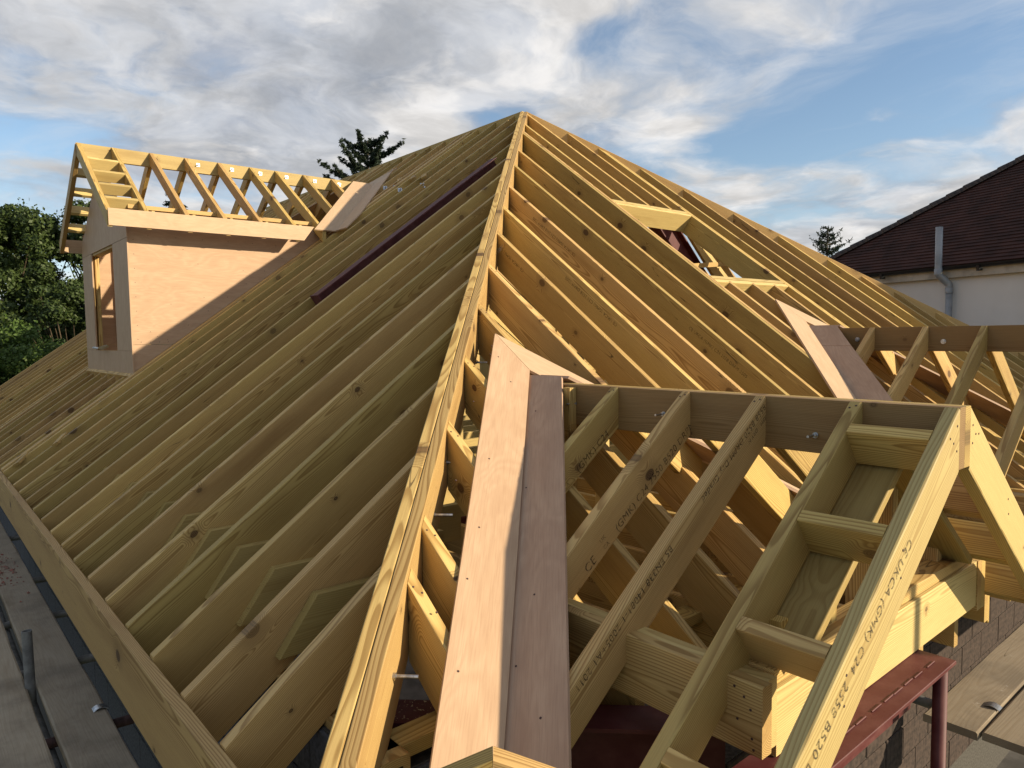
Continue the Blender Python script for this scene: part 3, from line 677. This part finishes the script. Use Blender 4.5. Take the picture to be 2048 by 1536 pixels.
panel('valley_board', [on_pl(5.75, .49, FX, FZ, .016), on_pl(5.75, .20, FX, FZ, .016), on_pl(6.95, -1.0, FX, FZ, .016), on_pl(7.0, -.76, FX, FZ, .016)], PRU, 0.016, 'ply_shaded', far, (1, -1, -TP))
for x in (4.45, 6.95): board('side_beam', (x, -2.2, .2), (x, -.3, .2), 0.095, 0.2, 'timber', far)
for (y, z) in ((0.008, 1.128), (-0.668, 1.108)): bolt((5.669, y, z), (-1, 0, 0), far, 0.02, 0.009, 0.02, False)

# ================================================================== DORMER
dm = thing('dormer', (DXF, 6.76, T * DXF), 'plywood clad dormer with open rafters and window hole on the left slope', 'dormer')
DR, DRZ, DT = 6.72, 3.46, 0.70       # ridge line, height, pitch
DH = 1.40                            # half width to the eaves
wz = lambda x: T * x
CT = 2.60                            # top of cheeks
for (yc, nn) in ((DY0, -1), (DY1, 1)):
    xt = CT / T
    # cheek: main sheet, narrow strip along the top
    ZS = 1.165
    panel('cheek_panel', [(DXF - .0, yc, ZS), (DXF - .0, yc, CT - .02), (xt - .03, yc, CT - .02), (xt - .03, yc, CT - .10), (ZS / T + .07, yc, ZS)], (0, nn, 0), 0.015, 'ply', dm, (1, 0, 0))
    panel('cheek_panel', [(DXF - .0, yc, ZS - .003), (ZS / T + .065, yc, ZS - .003), (DXF - .0, yc, wz(DXF) - .07)], (0, nn, 0), 0.015, 'ply', dm, (1, 0, 0))
    for xs_ in (DXF + .13, DXF + .45, DXF + .85, DXF + 1.25, DXF + 1.65):
        board('stud', (xs_, yc - nn * .064, wz(xs_)), (xs_, yc - nn * .064, CT), 0.047, 0.095, 'timber', dm, (1, 0, 0))
    board('head_plate', (DXF + .02, yc - nn * .064, CT + .04), (xt - .2, yc - nn * .064, CT + .04), 0.095, 0.045, 'timber', dm)
for (x, z) in ((1.6, 1.6), (1.95, 1.68), (2.4, 2.0), (1.9, 2.05), (2.8, 2.3), (1.45, 1.25), (1.38, 1.3), (1.75, 2.2)):
    screw((x, DY0 - .0005, z), (0, -1, 0), dm)
for i in range(9): screw((DXF + .05, DY0 - .0005, 1.22 + i * .15), (0, -1, 0), dm)
for i in range(7): screw((1.4 + i * .28, DY0 - .0005, 2.32), (0, -1, 0), dm)
for i in range(7): screw((1.55 + i * .22, DY0 - .0005, T * (1.55 + i * .22) + .09), (0, -1, 0), dm)
for i in range(5): screw((DXF + .08 + i * .09, DY0 - .0005, 1.19), (0, -1, 0), dm)
# front: gable panel, side strips, sill panel round the window opening
gz = lambda y: DRZ - abs(y - DR) * DT - .17
wy0, wy1, wz0, wz1 = 6.25, 7.40, 1.10, 2.27
fx = DXF - .014
panel('front_panel', [(fx, DY0 - .014, 2.29), (fx, DY0 - .014, gz(DY0)), (fx, DR, gz(DR)), (fx, DY1 + .014, gz(DY1)), (fx, DY1 + .014, 2.29)], (-1, 0, 0), 0.014, 'ply', dm, (0, 0, 1))
panel('front_panel', [(fx, DY0 - .014, wz0), (fx, DY0 - .014, 2.286), (fx, wy0, 2.286), (fx, wy0, wz0)], (-1, 0, 0), 0.014, 'ply', dm, (0, 0, 1))
panel('front_panel', [(fx, wy1, wz0), (fx, wy1, 2.286), (fx, DY1 + .014, 2.286), (fx, DY1 + .014, wz0)], (-1, 0, 0), 0.014, 'ply', dm, (0, 0, 1))
panel('sill_panel', [(fx, DY0 - .014, .80), (fx, DY0 - .014, wz0 - .003), (fx, DY1 + .014, wz0 - .003), (fx, DY1 + .014, .80)], (-1, 0, 0), 0.014, 'ply', dm, (0, 0, 1))
board('window_post', (DXF + .05, wy1 + .03, .86), (DXF + .05, wy1 + .03, 2.4), 0.047, 0.095, 'timber', dm, (0, -1, 0))
board('window_post', (DXF + .05, wy0 - .03, .86), (DXF + .05, wy0 - .03, 2.4), 0.047, 0.095, 'timber', dm, (0, 1, 0))
board('window_head', (DXF + .05, DY0 + .05, 2.45), (DXF + .05, DY1 - .05, 2.45), 0.095, 0.19, 'timber', dm)
board('window_sill', (DXF + .05, DY0 + .05, 1.095), (DXF + .05, DY1 - .05, 1.095), 0.095, 0.045, 'timber', dm)
board('trimmer', (DXF - .03, DY0 + .02, wz(DXF - .03) - .006), (DXF - .03, DY1 - .02, wz(DXF - .03) - .006), TH, .24, 'timber', dm, WU)
board('trimmer', (DXF + .03, DY0 + .02, wz(DXF + .03) + .10), (DXF + .03, DY1 - .02, wz(DXF + .03) + .10), TH, .3, 'timber', dm)
# dormer roof
rx = [0.99, 1.349, 1.753, 2.152, 2.552, 2.957, 3.301, 3.692, 4.119]
XR0, XR1 = 0.965, DRZ / T + .02
board('ridge_board', (XR0 + .02, DR, DRZ), (XR1, DR, DRZ), 0.047, 0.165, 'timber_pale', dm, r=0.003)
xval = lambda y: (DRZ - abs(y - DR) * DT) / T
for x in rx:
    for s in (-1, 1):
        up = V((0, s * DT, 1)).normalized()
        ye = DR + s * DH; ze = DRZ - (DH - .024) * DT
        if ze < T * x + .14:                 # jack rafter: stops on the valley
            d = (DRZ - T * x) / DT - .14
            ye = DR + s * max(d, .05); ze = DRZ - (abs(ye - DR) - .024) * DT
        a, b_ = (x, ye, ze), (x, DR + s * .024, DRZ)
        if s < 0: board('rafter', a, b_, TH, 0.12, 'timber_pale' if rng.random() < .35 else 'timber', dm, up, ((0, ye, 0), (0, 1, 0)), ((0, DR + s * .024, 0), (0, 1, 0)))
        else: board('rafter', b_, a, TH, 0.12, 'timber', dm, up, ((0, DR + s * .024, 0), (0, 1, 0)), ((0, ye, 0), (0, 1, 0)))
for s in (-1, 1):
    up = V((0, s * DT, 1)).normalized()
    for dd in (.34, .60, .86, 1.12):
        y = DR + s * dd; z = DRZ - (dd - .024) * DT
        board('noggin', (1.014, y, z), (1.325, y, z), 0.044, 0.12, 'timber_pale', dm, up)
    yf = DR + s * DH; zt = DRZ - (DH - .024) * DT + .03
    # eaves fascia of plywood with its clipped end
    panel('eaves_fascia', [(0.975, yf + s * .016, zt - .165), (0.975, yf + s * .016, zt + .005), (zt / T - .33, yf + s * .016, zt + .005), (zt / T - .46, yf + s * .016, zt - .165)], (0, s, 0), 0.016, 'ply_pale', dm, (1, 0, 0))
    # rafter tail blocks behind the fascia
    for x in rx[1:6]:
        board('tail_block', (x + .06, yf - s * .05, zt + .025), (x + .06, yf - s * .09, zt + .025), 0.03, 0.12, 'timber_pale', dm)
    # valley boards: one on the dormer slope, one on the main slope
    def od(y, x, o=.016): return V((x, y, DRZ - (abs(y - DR) - .024) * DT)) + up * o
    def om(x, y, o=.016): return V((x, y, T * x)) + WU * o
    xa = (DRZ + .016) / T; xb = (zt + .0) / T
    panel('valley_board', [od(DR + s * .03, xa - .02), od(DR + s * .03, xa - .36), od(yf, xb - .32), od(yf, xb - .02)], up, 0.014, 'ply_pale', dm, (1, s * -1, DT))
    panel('valley_board', [om(xa - .01, DR + s * .01), om(xa + .38, DR - s * .05), om(xb + .30, DR + s * (DH + .02)), om(xb - .02, DR + s * (DH + .24)), om(xb - .03, DR + s * (DH - .02))], WU, 0.014, 'ply_pale', dm, (1, s * -1, T))
for x in (2.27, 2.69, 3.06, 3.42, 3.83, 4.2):
    bolt((x + .02, DR - .024, DRZ - .065), (0, -1, 0), dm, 0.05, 0.006, 0.022, True)
# plastic scrap left on the window sill
sc = thing('plastic_scoop', (1.18, 7.0, 1.10), 'translucent plastic scoop lying on the dormer window sill', 'scoop')
vs, fs = [], []
for i in range(9):
    for j in range(7):
        u, v = i / 8, j / 6 - .5
        w = .09 * math.sin(math.pi * min(1, .15 + u * .9)) ** .6
        vs.append((0.0 + v * 2 * w * .6 - .02, 0.17 - u * .3, .015 + (.5 - abs(v)) * -.02 + .05 * u))
fs = [(i * 7 + j, i * 7 + j + 1, (i + 1) * 7 + j + 1, (i + 1) * 7 + j) for i in range(8) for j in range(6)]
mesh_obj('bowl', vs, fs, 'plastic', Matrix.Translation((1.17, 6.72, 1.10)), sc, True)
tube('handle', (1.165, 6.88, 1.118), (1.15, 7.35, 1.13), .012, 'plastic', sc, 8)

# ================================================================== STAMPS ON THE TIMBER
WX = V((1, 0, T)).normalized(); SDN = V((0, -1, -T2)).normalized(); PX_ = V((1, 0, TP)).normalized()
for (ki, xs_) in ((8, 2.95), (7, 2.87), (6, 2.77), (5, 2.60)):
    y, x0, x1, o = W_RAFTERS[ki]
    txt = 'CE UKCA (GMK) C24 Two Wood Forest 2 250 16'
    txt = txt[:max(8, int((hip_x(y) - .12 - xs_) * 1.235 / .0262))]
    stamp(o, txt, V((xs_, y - TH / 2, T * xs_)) - WU * .13, WX, WU, .045)
def s_stamp(i, yy, text, sz, rev=False, dpt=.11):
    xx, a, b_, o = S_RAFTERS[i]
    p = V((xx - TH / 2, yy, T2 * (yy - YH))) - SU * dpt
    if not rev: stamp(o, text, p, SDN, SU, sz)
    else: stamp(o, text, p, -SDN, -SU, sz)
for (i, yy, rev, dp) in ((13, 3.30, False, .12), (8, 1.35, True, .06), (7, 0.55, True, .06), (9, 0.55, False, .10), (6, 1.1, True, .06), (12, 3.1, False, .12)):
    if i < len(S_RAFTERS): s_stamp(i, yy, 'CE UKCA (GMK) C24 2558 DRPM 2505', .042, rev, dp)
def p_stamp(y, x, text, sz, dn, d):
    o = NR[(y, -1)]; p = V((x, y, 0.953 - (1.933 - .0505 - x) * TP)) - PLU * d
    if dn: stamp(o, text, p, -PX_, -PLU, sz)
    else: stamp(o, text, p, PX_, PLU, sz)
p_stamp(-0.547, 1.34, 'CE', .062, False, .135); p_stamp(-0.547, 1.445, 'UK', .03, False, .10); p_stamp(-0.547, 1.445, 'CA', .03, False, .135); p_stamp(-0.547, 1.53, '(GMK) C24', .06, False, .135)
p_stamp(-0.949, 1.16, 'CE', .062, False, .135); p_stamp(-0.949, 1.255, 'UK', .03, False, .10); p_stamp(-0.949, 1.255, 'CA', .03, False, .135); p_stamp(-0.949, 1.33, '(GMK) C24 2550 B520 DRPM', .056, False, .135)
p_stamp(-1.299, 1.86, '8558 B520 DRPM Dry Graded', .046, True, .012); p_stamp(-1.299, 1.86, 'DRPM   DRY N', .03, True, .055)
p_stamp(-1.299, 1.27, 'BS EN338 14081-1 2005+A1 2011', .046, True, .012)
p_stamp(-1.97, 1.47, 'CE UKCA (GMK) C24  2558 B520 DRPM', .055, True, .045)
for (xj_, o) in JOISTS[:5]:
    stamp(o, '2022 BS EN 14081-1 2005+A1 2011', V((xj_ - .023, -.25, -.075)), (0, -1, 0), (0, 0, 1), .042)
for (xj_, o) in JOISTS[5:8]:
    stamp(o, 'CE UKCA DRPM DFL PG 2558', V((xj_ - .023, -.6, -.10)), (0, -1, 0), (0, 0, 1), .07)

# ================================================================== SCAFFOLD
def scaffold_board(p0, p1, up, label, group, band_at=(), mat='scaffold_wood'):
    t = thing('scaffold_board', p0, label, 'scaffold board', group)
    L = (V(p1) - V(p0)).length
    # long plank with worn, uneven edge
    W = frame(p0, V(p1) - V(p0), up); n = max(8, int(L / .25)); vs = []; h = .1125; th = .038
    for i in range(n + 1):
        x = L * i / n; e = .003 if 0 < i < n else .0
        for (y, z) in ((h, -.006), (h - .008, 0), (-h + .008, 0), (-h, -.006), (-h, -th), (h, -th)):
            vs.append((x, y + nrg.uniform(-e, e), z + nrg.uniform(-e, e) * .5))
    fs = [(i * 6 + j, (i + 1) * 6 + j, (i + 1) * 6 + (j + 1) % 6, i * 6 + (j + 1) % 6) for i in range(n) for j in range(6)] + [tuple(range(6)), tuple(n * 6 + j for j in range(5, -1, -1))]
    mesh_obj('plank', vs, fs, mat, W, t)
    for (x0, y0, y1) in band_at:
        a = [(x0, y0, .002), (x0, y1, .002), (x0 + .035, y1, .002), (x0 + .035, y0, .002)]
        vs2 = []; m_ = 8
        for i in range(m_ + 1):
            q = i / m_; yy = y0 + (y1 - y0) * q; zz = .002 + .012 * math.sin(math.pi * q)
            vs2 += [(x0, yy, zz), (x0 + .05, yy, zz), (x0, yy, zz - .003), (x0 + .05, yy, zz - .003)]
        f2 = []
        for i in range(m_):
            b0 = i * 4; f2 += [(b0, b0 + 1, b0 + 5, b0 + 4), (b0 + 2, b0 + 6, b0 + 7, b0 + 3), (b0, b0 + 4, b0 + 6, b0 + 2), (b0 + 1, b0 + 3, b0 + 7, b0 + 5)]
        mesh_obj('end_band', vs2, f2, 'zinc', W, t)
    return t
ZB = -0.6
scaffold_board((-0.103, 6.9, ZB), (-0.103, -1.2, ZB), (0, 0, 1), 'long grey scaffold board beside the fascia, nearest the wall, with split grain', 'scaffold boards along the left wall', ((5.72, .055, .118),))
scaffold_board((-0.375, 6.9, ZB + .004), (-0.375, -1.2, ZB + .004), (0, 0, 1), 'grey scaffold board at the lower left corner, outside the upright tube', 'scaffold boards along the left wall')
scaffold_board((-0.61, 6.9, ZB), (-0.61, -1.2, ZB), (0, 0, 1), 'outermost grey scaffold board at the far lower left', 'scaffold boards along the left wall')
scaffold_board((2.90, -1.648, ZB), (6.6, -1.66, ZB), (0, 0, 1), 'weathered scaffold board with metal end band beside the red steel post', 'scaffold boards at the right', ((.28, -.118, -.05),), 'scaffold_dry')
scaffold_board((2.93, -1.882, ZB - .003), (6.6, -1.895, ZB - .003), (0, 0, 1), 'sunlit scaffold board at the lower right corner', 'scaffold boards at the right', (), 'scaffold_dry')
def stube(p0, p1, label, mat='galv', group='scaffold tubes', hollow=.019):
    t = tube('scaffold_tube', p0, p1, .0242, mat, None, 28, hollow)
    return tag(t, label, 'scaffold tube', group)
stube((-0.236, 1.60, -3.1), (-0.246, 1.66, -.30), 'upright grey scaffold tube standing between the boards at left', group=None)
for i, (y, xe, mat) in enumerate(((1.11, .115, 'rust'), (2.03, .14, 'galv'), (2.95, .16, 'galv'), (3.9, .2, 'galv'), (5.5, .27, 'galv'))):
    stube((xe, y - .02, -.672), (-0.75, y + .03, -.672), ['rusty', 'second', 'third', 'fourth', 'farthest'][i] + ' scaffold tube end under the left boards, counted away from the camera', mat, 'short tube ends under the left boards')
stube((-0.236, 6.5, -.722), (-0.236, -1.2, -.722), 'long scaffold ledger tube running below the gap between the left boards', group=None)
stube((3.15, -1.3, -.665), (3.15, -2.4, -.665), 'scaffold tube carrying the boards at lower right', group=None)
stube((3.90, -4.24, -3.1), (3.90, -4.24, 1.44), 'upright scaffold tube of the guard rail outside the right of the picture', group=None)
stube((3.0, -4.27, 1.40), (3.95, -4.27, 1.40), 'guard rail tube outside the right of the picture', group=None)
# rubble on the inner left board
vs, fs = [], []
for i in range(150):
    c = V((nrg.normal(-.13, .045), nrg.normal(4.15, .30), ZB + .003)); s = abs(nrg.normal(.004, .006)) + .002; n0 = len(vs)
    c.x = min(max(c.x, -.2), -.01)
    pts = [c + V((s * math.cos(a + i), s * math.sin(a + i) * nrg.uniform(.6, 1.3), 0)) for a in (0, 1.6, 3.1, 4.6)]
    vs += pts + [c + V((0, 0, s * nrg.uniform(.5, 1.0)))]
    fs += [(n0, n0 + 1, n0 + 4), (n0 + 1, n0 + 2, n0 + 4), (n0 + 2, n0 + 3, n0 + 4), (n0 + 3, n0, n0 + 4)]
tag(mesh_obj('brick_rubble', vs, fs, 'debris'), 'reddish brick crumbs scattered on the grey scaffold board', 'rubble', kind='stuff')

# ================================================================== NEIGHBOURING HOUSE
nb = thing('neighbour_house', (11.5, 1.3, -3.1), 'white rendered neighbouring house with brown tiled hipped roof at right', 'house')
ND, NN = V((.285, .9585, 0)), V((-.9585, .285, 0)); CN = V((12.377, 4.208, 2.178))   # gutter corner at the far end
NPT = .737; LEN = 8.0
e0, e1 = CN, CN - ND * LEN
wl = lambda p, z: V((p.x, p.y, z))
w0, w1 = CN - NN * .12 - ND * .12, e1 - NN * .12
panel('wall', [wl(w0, -3.1), wl(w0, 2.05), wl(w1, 2.05), wl(w1, -3.1)], NN, .3, 'render', nb, -ND)
we = w0 - NN * 7
panel('wall', [wl(w0, -3.1) - NN * .01, wl(w0, 2.05) - NN * .01, wl(we, 2.05), wl(we, -3.1)], ND, .3, 'render', nb, -NN)
sb0, sb1 = CN - NN * .03, e1 - NN * .03
panel('eaves_board', [wl(sb0, 1.99), wl(sb0, 2.12), wl(sb1, 2.12), wl(sb1, 1.99)], NN, .025, 'soffit', nb, -ND)
panel('soffit_board', [wl(sb0, 1.99) - NN * .02, wl(sb1, 1.99) - NN * .02, wl(w1, 1.99), wl(w0, 1.99)], (0, 0, -1), .012, 'soffit', nb, -ND)
# half-round gutter
vs, fs = [], []
for p in (e0 + ND * .05, e1):
    for i in range(9):
        a = math.pi * i / 8; vs.append(wl(p, 2.16) + NN * (.02 - .055 * math.cos(a)) + V((0, 0, -.055 * math.sin(a))))
fs = [(i, i + 1, 9 + i + 1, 9 + i) for i in range(8)]
mesh_obj('gutter', vs, fs, 'gutter', None, nb, True)
for i in range(7):
    p = e0 - ND * (.4 + i * 1.6)
    panel('gutter_bracket', [wl(p, 2.05) + NN * .075, wl(p, 2.13) + NN * .085, wl(p - ND * .04, 2.13) + NN * .085, wl(p - ND * .04, 2.05) + NN * .075], NN, .08, 'gutter', nb)
# tiled slopes: one strip per course, each lapping over the one below
RUN = 6.2; gauge = .098 / math.hypot(1, NPT); nc = int(RUN / gauge)
roofp = thing('x', (0, 0, 0), None, None); bpy.data.objects.remove(roofp)
roof_nb = mesh_obj('roof', [wl(CN, 2.15), wl(e1, 2.15), wl(e1 - NN * RUN, 2.15 + RUN * NPT), wl(CN - NN * RUN - ND * RUN, 2.15 + RUN * NPT), wl(CN - NN * 2 * RUN, 2.15)], [(0, 1, 2, 3), (0, 3, 4)], 'tile', None, nb)
upn = (V((0, 0, 1)) + NN * NPT).normalized()
for c in range(nc):
    r0, r1 = c * gauge, (c + 1) * gauge
    a0 = CN - NN * r0 - ND * (r0 + .02); a1 = CN - NN * r1 - ND * (r1 + .02); b0 = e1 - NN * r0; b1 = e1 - NN * r1
    z0, z1 = 2.17 + r0 * NPT, 2.17 + r1 * NPT
    nseg = 40; vs = []
    for i in range(nseg + 1):
        q = i / nseg
        pa, pb = a0.lerp(b0, q), a1.lerp(b1, q)
        j = nrg.uniform(-.004, .004)
        vs += [wl(pa, z0) + upn * (.019 + j * .6), wl(pb, z1) + upn * .004, wl(pa, z0) + upn * .004]
    fs = []
    for i in range(nseg):
        b = i * 3; fs += [(b, b + 3, b + 4, b + 1), (b, b + 2, b + 5, b + 3)]
    mesh_obj('tile_course', vs, fs, 'tile', None, roof_nb)
hd_ = (-ND - NN); hz = NPT
for i in range(26):
    s0, s1 = .02 + i * .235, .02 + (i + 1) * .235 + .02
    pa = wl(CN + hd_ * s0 * .77, 2.19 + s0 * .77 * hz); pb = wl(CN + hd_ * s1 * .77, 2.19 + s1 * .77 * hz)
    Wt = frame(pa, pb - pa, (0, 0, 1)); L = (pb - pa).length; vs = []
    for (x, rr) in ((0, .105), (L, .085)):
        for j in range(8):
            a = math.pi * (j / 7); vs.append((x, rr * 1.15 * math.cos(a), rr * .85 * math.sin(a) - .02))
    fs = [(j, j + 1, 8 + j + 1, 8 + j) for j in range(7)] + [tuple(range(8)), tuple(range(15, 7, -1))]
    mesh_obj('hip_tile', vs, fs, 'hip_tile', Wt, roof_nb)
# soil pipe: lower length on the wall, offset bend, straight vent above the gutter
pp = V((11.50, 1.262, 0))
def npipe(name, pts, r, mat='pipe'):
    vs, fs = [], []; n = 18
    for idx, p in enumerate(pts):
        d = (pts[min(idx + 1, len(pts) - 1)] - pts[max(idx - 1, 0)]).normalized(); Wp = frame(p, d, NN if abs(d.z) > .5 else (0, 0, 1))
        for i in range(n):
            t = 2 * math.pi * i / n; vs.append(Wp @ V((0, r * math.cos(t), r * math.sin(t))))
    for j in range(len(pts) - 1): fs += [(j * n + i, j * n + (i + 1) % n, (j + 1) * n + (i + 1) % n, (j + 1) * n + i) for i in range(n)]
    fs.append(tuple((len(pts) - 1) * n + i for i in range(n)))
    o = mesh_obj(name, vs, fs, mat, None, nb, True); return o
upx = pp + NN * .10 + ND * .035
dnx = pp - NN * .03 - ND * .055
npipe('vent_pipe', [wl(upx, 2.08), wl(upx, 2.76)], .050)
npipe('pipe_bend', [wl(upx, 2.12), wl(upx, 2.06)] + [wl(upx.lerp(dnx, q), 2.04 - .15 * q) for q in (.05, .2, .4, .6, .8, .95)] + [wl(dnx, 1.86), wl(dnx, 1.80)], .053)
npipe('soil_pipe', [wl(dnx, -3.0), wl(dnx, 1.82)], .048)
npipe('pipe_collar', [wl(dnx, 1.76), wl(dnx, 1.84)], .056); npipe('pipe_collar', [wl(upx, 2.04), wl(upx, 2.13)], .056); npipe('pipe_collar', [wl(dnx, 1.22), wl(dnx, 1.25)], .056)
tube('pipe_clip', wl(dnx, 1.235) - ND * .02, wl(dnx, 1.235) - ND * .11 - NN * .02, .008, 'gutter', nb, 8)

# ================================================================== TREES
def leaf_cloud(centers, radii, n, size, seed, flat=0.35, elong=1.6):
    q = np.random.default_rng(seed); C = np.array(centers); Rr = np.array(radii)
    w = Rr ** 2.2; idx = q.choice(len(C), n, p=w / w.sum())
    d = q.normal(size=(n, 3)); d /= np.linalg.norm(d, axis=1)[:, None]
    rad = Rr[idx] * (q.random(n) ** 0.42) * np.where(q.random(n) < .12, q.uniform(1.0, 1.7, n), 1.0)
    P = C[idx] + d * rad[:, None] * np.array([1, 1, .8])
    nr = d + q.normal(size=(n, 3)) * .8 + np.array([0, 0, flat]); nr /= np.linalg.norm(nr, axis=1)[:, None]
    a = np.cross(nr, q.normal(size=(n, 3))); a /= np.linalg.norm(a, axis=1)[:, None]; b = np.cross(nr, a)
    s = size * q.uniform(.6, 1.35, n)[:, None]
    v = np.stack([P - a * s * elong * .5, P + b * s * .5, P + a * s * elong * .5, P - b * s * .5], 1).reshape(-1, 3)
    f = np.arange(n * 4).reshape(-1, 4)
    return v, f
def fast_mesh(name, v, f, mat, parent, loc):
    me = bpy.data.meshes.new(name); nv, nf = len(v), len(f)
    me.vertices.add(nv); me.vertices.foreach_set('co', (v - np.array(loc)).astype(np.float32).ravel())
    me.loops.add(nf * 4); me.loops.foreach_set('vertex_index', f.astype(np.int32).ravel())
    me.polygons.add(nf); me.polygons.foreach_set('loop_start', np.arange(0, nf * 4, 4, dtype=np.int32)); me.polygons.foreach_set('loop_total', np.full(nf, 4, dtype=np.int32))
    me.update(calc_edges=True); me.materials.append(M[mat])
    return link(bpy.data.objects.new(name, me), Matrix.Translation(V(loc)), parent)
def broad_tree(base, height, radius, n, label, mat='leaf', seed=1, leaf=.10, nclump=60, group='trees behind the left slope'):
    t = thing('tree', base, label, 'tree', group); q = np.random.default_rng(seed); b = V(base)
    vs, fs = [], []
    def limb(p0, p1, r0, r1):
        a, f2 = tube_geo(p0, p1, r0, r1, 7, False, len(vs)); vs.extend(a); fs.extend(f2)
    top = b + V((0, 0, height * .55)); limb(b, top, height * .03, height * .018)
    C, R = [], []
    for i in range(nclump):
        th = q.uniform(0, 2 * math.pi); hh = q.uniform(.28, 1.0)
        env = radius * math.sqrt(max(.05, 1 - ((hh - .55) / .52) ** 2))
        rr = env * q.uniform(.3, 1.22)
        c = b + V((rr * math.cos(th), rr * math.sin(th), height * hh)); C.append(tuple(c)); R.append(radius * q.uniform(.07, .22))
        if i % 2 == 0:
            st_ = b.lerp(top, q.uniform(.45, 1.0)); limb(st_, c, height * .005, height * .0012)
    mesh_obj('trunk', vs, fs, 'bark', None, t)
    v, f = leaf_cloud(C, R, n, leaf, seed + 5); fast_mesh('crown', v, f, mat, t, base)
    return t
broad_tree((2.0, 25.5, -3.1), 8.2, 3.2, 120000, 'tall leafy tree at the far left, its crown rising against the sky', 'leaf', 21, .075, 170)
broad_tree((5.0, 24.0, -3.1), 8.5, 2.6, 70000, 'dark leafy tree standing directly behind the dormer gable', 'leaf', 31, .075, 120)
broad_tree((0.2, 17.5, -3.1), 4.6, 2.3, 90000, 'bright green bush at the far left, nearest the roof edge', 'leaf_bright', 41, .050, 130)
broad_tree((2.9, 19.5, -3.1), 5.6, 2.0, 80000, 'low green tree between the dormer and the bright bush', 'leaf', 51, .055, 110)
broad_tree((-2.6, 24, -3.1), 7.3, 3.0, 60000, 'green tree cut by the left picture edge', 'leaf_bright', 61, .075, 130)
def conifer(base, height, label, seed, r0, start, n_br, upsweep, needle, group=None, droop=0.0, prof=.75, fat=.05):
    t = thing('conifer_tree', base, label, 'tree', group); q = np.random.default_rng(seed); b = V(base)
    vs, fs = [], []; C, R = [], []
    a, f2 = tube_geo(b, b + V((0, 0, height)), height * .022, .02, 8, False, 0); vs += a; fs += f2
    for i in range(n_br):
        h = start + (1 - start) * (i + .5) / n_br; th = i * 2.4 + q.uniform(-.3, .3)
        L = r0 * (1 - (h - start) / (1 - start)) ** prof * q.uniform(.6, 1.2) + .2
        p = b + V((0, 0, height * h)); d = V((math.cos(th), math.sin(th), 0)); m_ = 16
        prev = p
        for j in range(1, m_ + 1):
            u = j / m_; cpt = p + d * (L * u) + V((0, 0, L * (upsweep * u * u - droop * u)))
            a, f2 = tube_geo(prev, cpt, .035 * (1.1 - u), .035 * (1.05 - u), 5, False, len(vs)); vs += a; fs += f2
            if u > .15:
                for kk in range(3):
                    C.append(tuple(cpt + V((q.normal() * .07 * (1.2 - u), q.normal() * .07 * (1.2 - u), q.normal() * .05)))); R.append(L * fat * (1.25 - 1.0 * u) + .03)
            prev = cpt
    mesh_obj('trunk', vs, fs, 'bark', None, t)
    v, f = leaf_cloud(C, R, needle, .05, seed + 3, .2, 3.8); fast_mesh('crown', v, f, 'needle', t, base)
    return t
conifer((14.45, 23.9, -3.1), 12.4, 'dark spiky conifer showing above the ridge behind the dormer', 71, 3.3, .30, 80, .38, 150000, None, 0.0, .36, .05)
conifer((8.5, 30.0, -3.1), 10.6, 'green conifer top seen through the open dormer rafters', 73, 2.6, .25, 60, .15, 30000, None, .1, .75, .07)
conifer((37.1, 15.4, -3.1), 9.8, 'small thin conifer on the skyline left of the neighbouring roof', 77, 2.4, .35, 70, .35, 16000, None, 0.0, .6, .06)
